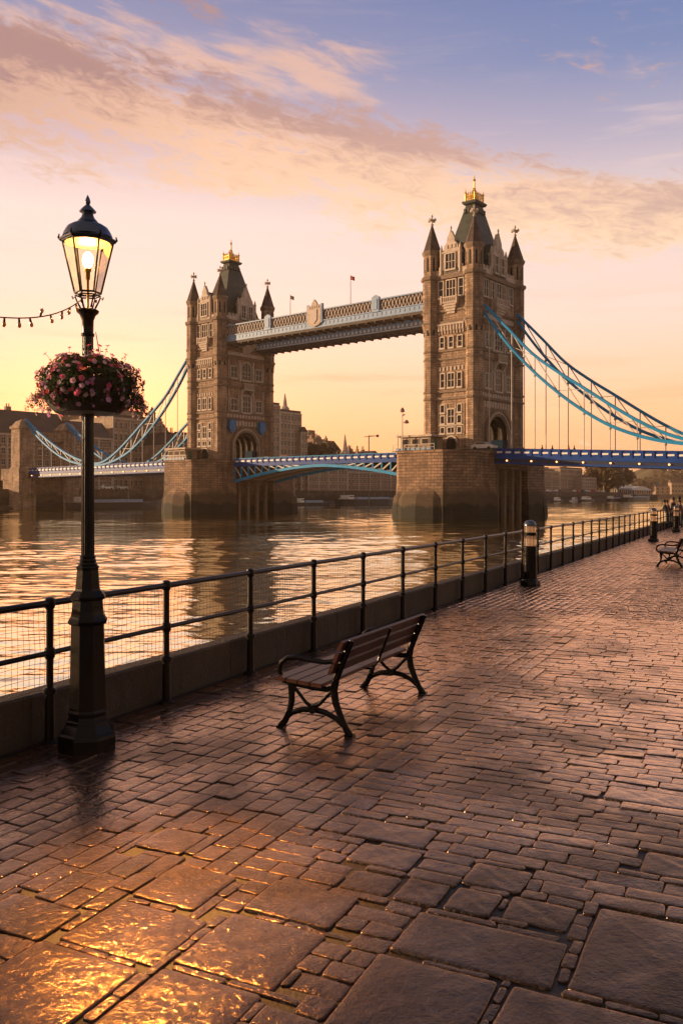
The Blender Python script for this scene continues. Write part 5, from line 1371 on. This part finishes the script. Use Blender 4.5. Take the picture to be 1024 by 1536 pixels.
B('brown terraced block behind the trees at the middle of the bridge', -110, 463, 502, 658, 20, BM[0], 5, 7, 'stepped', rh=.2, seed=9)
B('long low arcaded terrace seen beneath the middle span, left half', -93, 462, 520, 700, 18, BM[1], 3, 13, 'flat', seed=10)
B('long low arcaded terrace seen beneath the middle span, right half', -93, 521, 600, 702, 18, BM[0], 3, 15, 'ridge', rh=.15, seed=11)
t7, Wd, Hw, rr = B('low distant hall with a small pointed clock spire above the middle span', -130, 503, 560, 680, 24, BM[0], 3, 9, 'ridge', rh=.25, seed=12)
obj('roof_spire', MB().lathe([(2.6, Hw), (2.6, Hw + 5), (1.6, Hw + 7), (1.2, Hw + 9), (.15, Hw + 15.5)], 8, c=(1.5, 8)), M['trim'], t7)
B('brown riverside block seen right of the nearer pier, below the blue deck', -95, 790, 838, 700, 22, BM[0], 5, 12, 'stepped', rh=.15, seed=13)
B('buff riverside block seen below the blue deck, with pale lower annex', -98, 839, 872, 703, 22, BM[1], 5, 10, 'flat', seed=14)
B('pale small block between buff block and dark trees', -92, 873, 893, 716, 14, mat('pale_render', (.40, .32, .26), .8, var=.15, vscale=.3), 4, 6, 'flat', seed=15)
B('tall hazy brown block rising just behind the round tree right of the stone blocks', -140, 461, 482, 645, 22, BM[0], 6, 5, 'stepped', rh=.2, seed=21)
B('hazy buff block behind the dense tree above the middle span', -150, 483, 512, 660, 22, BM[1], 5, 7, 'mansard', rh=.2, seed=22)
B('distant brown hall right of the clock spire above the middle span', -150, 540, 583, 676, 24, BM[0], 3, 9, 'gable', rh=.3, seed=23)
B('tall hazy brown block behind the lamp post with stepped roof', -150, 112, 158, 618, 24, BM[1], 6, 7, 'stepped', rh=.25, seed=24)
B('brown block rising between the domed block and the small gabled house', -150, 232, 262, 634, 22, BM[0], 5, 6, 'mansard', rh=.25, seed=25)
# crane-like street mast
pm_p = world(LT, -60, v_of(553, -60), ZW)
t = thing('dockside_crane', 'thin dockside crane with a horizontal arm above the middle span', 'crane', pm_p)
b = MB(); b.bar((0, 0, 0), (0, 0, 28), .4, .4); obj('mast', b, M['band'], t)
b = MB(); b.bar((-2, 0, 27.4), (3.4, 0, 27.8), .25, .25); b.box(3.0, 4.0, -.3, .3, 27.3, 28.3); b.bar((0, 0, 28), (3, 0, 27.8), .12, .12); obj('jib', b, M['band'], t)
# trees
tr_specs = [(468, -100, 24, 8, 'round tree at the right end of the tall stone blocks'), (484, -102, 23, 9, 'dense tree above the middle span left of centre'), (496, -104, 22, 7, 'small tree just right of the dense tree above the middle span'),
            (905, -92, 22, 17, 'large dark tree below the blue deck, left of the marquees'), (919, -94, 21, 15, 'dark tree nearest the white marquee roofs'), (894, -100, 20, 14, 'tree rising behind the pale small block'),
            (272, -88, 12, 4, 'small tree between gabled house and smaller tower')]
for i, (px, u, h, r_, lb) in enumerate(tr_specs): tree(px, u, h, r_, lb, 40 + i)
for i, (px, Y, h, r_, lb) in enumerate([(962, 1280, 17, 26, 'hazy tree behind the marquee roofs, leftmost of the distant row'), (985, 1350, 24, 30, 'hazy broad tree in the middle of the distant row at right'), (1006, 1300, 32, 32, 'hazy tree near the right edge on the distant shore'), (1028, 1400, 40, 34, 'hazy tree cut by the right edge on the distant shore')]):
    tree(0, 0, h, r_, lb, 60 + i, pos=((px - 512) / 1300 * Y, Y, 2.5), col=(.07, .06, .035), grp='distant hazy trees', n=1100)
# distant houses right
for i, (px, Y, w_, h, lb) in enumerate([(975, 1270, 26, 18, 'distant pale house among hazy trees'), (1000, 1250, 34, 15, 'distant low brown house at the far waterline'), (1018, 1240, 22, 22, 'distant tall house near the right edge')]):
    t = thing('distant_house', lb, 'house', ((px - 512) / 1300 * Y, Y, 2.5), 0, 'distant houses')
    obj('wall', MB().box(-w_/2, w_/2, 0, 14, 0, h * .75), BM[1], t); obj('roof', MB().prism([(-.5, h * .75), (14.5, h * .75), (7, h)], -w_/2 - .5, w_/2 + .5, 'x'), M['roof_dark'], t)
    for k in range(5):
        for j in range(2): obj('window', MB().box(-1, 1, -.2, 0, -1.2, 1.2), M['glass_dark'], t, (-w_/2 + w_ * (k + .5) / 5, 0, h * (.2 + .32 * j)))
# marquees
for i, (px, u, w_, d_, h, lb) in enumerate([(935, -92, 34, 18, 11, 'larger white marquee roof by the dark trees'), (962, -90, 40, 14, 6.5, 'long low grey marquee roof at the waterside')]):
    v = v_of(px, u); t = thing('marquee', lb, 'marquee', world(LT, u, v, 1.8), BR + R(90), 'marquees on the waterfront')
    b = MB(); n = 12
    prof = [(-w_/2 + w_ * k / n, h * (.62 + .38 * math.sin(math.pi * k / n))) for k in range(n + 1)]
    b.prism(prof + [(w_/2, h * .55), (-w_/2, h * .55)], 0, d_); obj('canopy', b, M['roof_pale'], t)
    b = MB()
    for k in range(9): x = -w_/2 + w_ * k / 8; b.box(x - .2, x + .2, .2, .6, 0, h * .56)
    obj('legs', b, M['whitepaint'], t) if False else [obj('leg', MB().box(-w_/2 + w_ * k / 8 - .2, -w_/2 + w_ * k / 8 + .2, .2, .6, 0, h * .56), M['whitepaint'], t) for k in range(9)]
    obj('rear_wall', MB().box(-w_/2, w_/2, d_ - .5, d_, 0, h * .55), M['ground'], t)
    obj('platform', MB().box(-w_/2 - 3, w_/2 + 3, -4, d_ + 2, -4.5, 0), M['bankwall'], t)

# boats
def boat(px, u, L, label, kind, seed, rz=0.0, hullc='dark', v=None):
    v = v_of(px, u) if v is None else v; g = random.Random(seed)
    t = thing(kind, label, 'boat', world(LT, u, v, ZW), BR + R(90) + rz, 'boats moored along the far bank')
    wd = L * .2 if kind != 'barge' else L * .17; fb = max(.7, L * .055)
    def sec(x, f, z0, z1): return [(x, -wd/2 * f * .75, z0), (x, wd/2 * f * .75, z0), (x, wd/2 * f, z1), (x, -wd/2 * f, z1)]
    b = MB(); b.loft([sec(-L/2, .7, -.3, fb), sec(-L * .35, 1, -.3, fb), sec(L * .2, 1, -.3, fb), sec(L * .4, .6, -.3, fb * 1.25), sec(L/2, .06, .1, fb * 1.5)])
    obj('hull', b, {'dark': mat_cached('dark_hull', (.03, .025, .025)), 'white': M['whitepaint'], 'blue': M['bluedeep']}[hullc], t)
    b = MB(); b.box(-L * .42, L * .3, -wd * .46, wd * .46, fb, fb + .12); obj('deck', b, M['hutwall'], t)
    if kind == 'barge':
        b = MB(); b.box(-L * .3, L * .22, -wd * .36, wd * .36, fb + .12, fb + .9); obj('hatch_cover', b, M['paleblue'], t)
        c_ = obj('cabin', MB().box(-L * .42, -L * .33, -wd * .3, wd * .3, fb + .12, fb + 1.7), M['whitepaint'], t)
    else:
        c_ = obj('cabin', MB().prism([(-L * .25, fb + .12), (L * .16, fb + .12), (L * .08, fb + 1.7), (-L * .22, fb + 1.9)], -wd * .34, wd * .34), M['whitepaint'], t)
        obj('mast', MB().tube([(-L * .05, 0, fb + 1.7), (-L * .05, 0, fb + 4.5)], .07, 6), M['palerod'], t)
    b = MB()
    for k in range(3): x = (-L * .2 + k * L * .11) if kind != 'barge' else (-L * .405 + k * L * .03); b.box(x, x + L * (.07 if kind != 'barge' else .018), -wd * (.36 if kind != 'barge' else .32), -wd * .28, fb + (.9 if kind != 'barge' else .9), fb + (1.45 if kind != 'barge' else 1.4))
    obj('window_band', b, M['glass_dark'], c_)
    return t
_mc = {}
def mat_cached(n, c, r_=.5):
    if n not in _mc: _mc[n] = mat(n, c, r_, var=.2, vscale=1)
    return _mc[n]
boat(196, -73, 16, 'white cabin cruiser moored between lamp post and farther pier', 'cabin_cruiser', 1, hullc='white')
boat(178, -66, 34, 'long low dark barge lying under the left bridge deck', 'barge', 2)
boat(470, -70, 20, 'dark barge moored under the middle span, left end', 'barge', 3)
boat(517, -80.5, 14, 'blue and white workboat below the middle span', 'workboat', 4, hullc='blue')
boat(556, -68, 42, 'long dark barge with pale deck load beside the nearer pier', 'barge', 5)
boat(836, -72, 14, 'small dark launch right of the nearer pier', 'launch', 6)
boat(880, -70, 22, 'dark moored tug left of the marquees', 'tug', 7)
boat(925, -64, 30, 'dark barge in front of the larger marquee', 'barge', 8)
boat(955, -58, 44, 'longest dark pier barge before the low grey marquee', 'barge', 9)
boat(862, -76, 13, 'white motor boat close under the far embankment', 'motor_boat', 10, hullc='white')

# parked vehicles
def car(pos, rz, label, paint, grp='vehicles', s_=1.0, name='parked_car', cat='car'):
    t = thing(name, label, cat, pos, rz, grp)
    def body(prof, w_): 
        b = MB(); b.prism(prof, -w_, w_); return b
    obj('body', body([(-2.2, .35), (2.2, .35), (2.25, .75), (1.9, .95), (1.1, 1.0), (-1.7, 1.05), (-2.2, .95)], .88), paint, t)
    c_ = obj('cabin', body([(-1.75, 1.03), (1.1, .99), (.45, 1.47), (-1.25, 1.5)], .74), paint, t)
    b = MB(); b.prism([(-1.45, 1.08), (.8, 1.06), (.38, 1.42), (-1.15, 1.44)], -.765, .765); obj('side_window', b, M['glass_dark'], c_)
    for x in (-1.4, 1.4):
        for y in (-.80, .80):
            b = MB(); b.loft([[(x + .33 * math.cos(a), y + e, .33 + .33 * math.sin(a)) for a in [k * math.pi / 6 for k in range(12)]] for e in (-.1, .1)]); obj('wheel', b, M['tyre'], t)
    for y in (-.6, .6): obj('headlight', MB().box(2.2, 2.27, y - .16, y + .16, .62, .76), M['whitepaint'], t)
    return t
zd = 9.65 - .55
car(world(LT, 14, -3.0, zd), BR, 'white car on the bridge just right of the smaller tower\'s arch', M['whitepaint'])
car(world(LT, 21, -3.0, zd), BR, 'red car following the white car on the middle span', M['red'])
car(world(RT, 7.0, -8.6, 9.82), BR, 'silver car parked at the foot of the larger tower', M['silver'])
gv = random.Random(17)
cols_ = [('white', M['whitepaint']), ('silver', M['silver']), ('dark', mat_cached('dark_car_paint', (.03, .035, .05), .3)), ('red', M['red']), ('blue', M['bluedeep'])]
vehicles = [(822, 0, 'leftmost white car on the far quay right of the pier'), (828, 1, 'silver car next to the leftmost white one on the far quay'), (834, 0, 'white car before a dark car on the far quay'), (841, 2, 'dark car parked left of centre on the far quay'), (861, 0, 'white car in front of the buff riverside block'), (867, 3, 'red car in front of the buff riverside block'), (874, 4, 'blue car in front of the pale small block'), (881, 0, 'white car beside the blue car on the far quay'), (889, 3, 'red car at the foot of the dark trees'), (896, 1, 'silver car at the foot of the dark trees'), (904, 0, 'rightmost white car on the far quay')]
for px, ci, lb in vehicles: car(world(LT, -87, v_of(px, -87), 3.6), BR + R(90) + gv.uniform(-.3, .3), lb, cols_[ci][1], 'cars parked on the far quay')
for i, (px, lb) in enumerate([(160, 'white van roof on the far quay right of the lamp post'), (182, 'silver car on the far quay under the left deck')]): car(world(LT, -87, v_of(px, -87), 3.6), BR + R(90), lb, cols_[i][1], 'cars parked on the far quay')

# ------------------------------------------------------------------ people
def person(pos, rz, label, cloth, skin=(.30, .17, .11), pose='stand', h=1.72, grp=None, lean=0.0, legs=(.02, .02, .03)):
    me = bpy.data.meshes.new('person'); k = h / 1.72; L = lean; ar = {'stand': 0, 'lean': 1, 'walk': 2}[pose]
    st = .16 if pose == 'walk' else .0
    V = [(0, 0, .93), (0, L * .35, 1.15), (0, L * .8, 1.38), (0, L * 1.0, 1.47), (0, L * 1.1 + .015, 1.56), (0, L * 1.12 + .02, 1.66)]
    Rr = [(.15, .11), (.14, .10), (.16, .095), (.052, .052), (.085, .10), (.070, .085)]
    E = [(0, 1), (1, 2), (2, 3), (3, 4), (4, 5)]
    def chain_(root, pts, rad):
        p = root
        for q, r_ in zip(pts, rad): V.append(q); Rr.append((r_, r_)); E.append((p, len(V) - 1)); p = len(V) - 1
        return p
    for s_ in (-1, 1):
        f = st * s_
        kn = chain_(0, [(s_ * .10, 0, .84), (s_ * .11, f * .7 + .02, .48), (s_ * .11, f * .9 - .02, .10)], [.095, .062, .042]); chain_(kn, [(s_ * .12, f * .9 + .12, .035)], [.035])
        if ar == 1: pts_ = [(s_ * .19, L * .95, 1.36), (s_ * .24, L + .10, 1.12), (s_ * .16, L + .32, 1.08), (s_ * .13, L + .40, 1.09)]
        else: pts_ = [(s_ * .20, L * .95, 1.37), (s_ * .25, -f * .4 + .0, 1.10), (s_ * .24, -f * .8 + .06, .86), (s_ * .23, -f * .8 + .08, .77)]
        hn = chain_(2, pts_, [.055, .042, .030, .032])
        for j in range(4): chain_(hn, [(pts_[-1][0] + (j - 1.5) * .016, pts_[-1][1] + .03, pts_[-1][2] - .06 + .005 * abs(j - 1.5))], [.009])
    me.from_pydata([(x * k, y * k, z * k) for x, y, z in V], E, []); me.update()
    o = bpy.data.objects.new('person', me); COL.objects.link(o); o.location = pos; o.rotation_euler = (0, 0, rz)
    sk = o.modifiers.new('skin', 'SKIN'); sk.use_smooth_shade = True
    lay = me.skin_vertices[0] if len(me.skin_vertices) else None
    if lay is None:
        tmp = me.attributes
    for i, q in enumerate(Rr): lay.data[i].radius = (q[0] * k, q[1] * k); lay.data[i].use_root = (i == 0)
    sb = o.modifiers.new('subd', 'SUBSURF'); sb.levels = 1; sb.render_levels = 1
    m_ = bpy.data.materials.new('clothing_and_skin'); m_.use_nodes = True; N = NT(m_.node_tree); p = N.n['Principled BSDF']; p.inputs['Roughness'].default_value = .8
    X, Y, Z = N.sep(N.new('ShaderNodeTexCoord').outputs['Object'])
    c = N.mix(N.ss(Z, .90 * k, .93 * k), (.02, .02, .025), cloth); c = N.mix(N.ss(Z, 1.455 * k, 1.475 * k), c, skin); N.l.new(c, p.inputs['Base Color'])
    me.materials.append(m_); tag(o, label, 'person', grp)
    hb = MB(); n = 10
    hb.lathe([(.088 * k, 1.60 * k), (.098 * k, 1.68 * k), (.085 * k, 1.74 * k), (.045 * k, 1.775 * k), (.003, 1.785 * k)], n, c=(0, (L * 1.12 + .005) * k)); obj('hair', hb, mat_cached('dark_hair', (.02, .014, .01), .7), o, smooth='all')
    return o
# skin layer must exist before radii are written
_old = person
def _ensure():
    me = bpy.data.meshes.new('probe'); me.from_pydata([(0, 0, 0), (0, 0, 1)], [(0, 1)], []); o = bpy.data.objects.new('probe', me); COL.objects.link(o); o.modifiers.new('s', 'SKIN'); ok = len(me.skin_vertices); bpy.data.objects.remove(o); return ok
print('skin layers', _ensure())
ppl = [(1000.5, 49.0, 'lean', (.03, .03, .035), 1.62, 'leftmost person in dark jacket leaning on the distant railing'), (1004.5, 50.6, 'lean', (.10, .05, .04), 1.60, 'person in brown jacket leaning beside the leftmost one'), (1009.5, 51, 'stand', (.025, .025, .03), 1.76, 'tallest dark-clothed person standing in the railing group'), (1013.5, 52.5, 'lean', (.05, .06, .09), 1.62, 'person in navy jacket in the middle of the railing group'), (1018.5, 51.2, 'stand', (.04, .03, .03), 1.80, 'tall person in dark coat near the right edge'), (1022.5, 50.0, 'lean', (.12, .07, .06), 1.62, 'rightmost person, cut by the picture edge'),]
for i, (px, Y, ps, cl, h, lb) in enumerate(ppl):
    person(((px - 512) / 1300 * Y, Y, .005), R(58) + .3 * math.sin(i * 2.3), lb, cl, pose=ps, h=h, grp='people at the distant railing', lean=.16 if ps == 'lean' else .02)
for i, (px, u, v, cl, lb) in enumerate([(786, 16.5, -5.2, (.35, .12, .06), 'person in orange top walking on the right deck, leftmost'), (793, 18.4, -5.2, (.03, .03, .05), 'person in dark coat on the right deck'), (804, 21.4, -5.2, (.30, .08, .05), 'person in red top on the right deck'), (808, 22.4, -5.2, (.05, .05, .06), 'person in grey coat on the right deck, rightmost of four')]):
    person(world(RT, u, v, zr(u) - .545), BR + R(90), lb, cl, pose='walk', grp='people crossing the bridge')
person(world(RT, 6.3, -5.4, 9.85), BR + R(60), 'person in pale top at the foot of the larger tower\'s arch', (.5, .45, .4), grp='people crossing the bridge')

# ------------------------------------------------------------------ haze
hz = bpy.data.materials.new('haze_air'); hz.use_nodes = True; N = NT(hz.node_tree); N.n.clear()
pv = N.new('ShaderNodeVolumePrincipled'); pv.inputs['Color'].default_value = (1, .70, .44, 1); pv.inputs['Density'].default_value = 0.00016; pv.inputs['Anisotropy'].default_value = .35
oo = N.new('ShaderNodeOutputMaterial'); N.l.new(pv.outputs[0], oo.inputs['Volume'])
hb = obj('haze', MB().box(-3010, 3010, -70, 3210, -5, 82), hz); hb['kind'] = 'stuff'
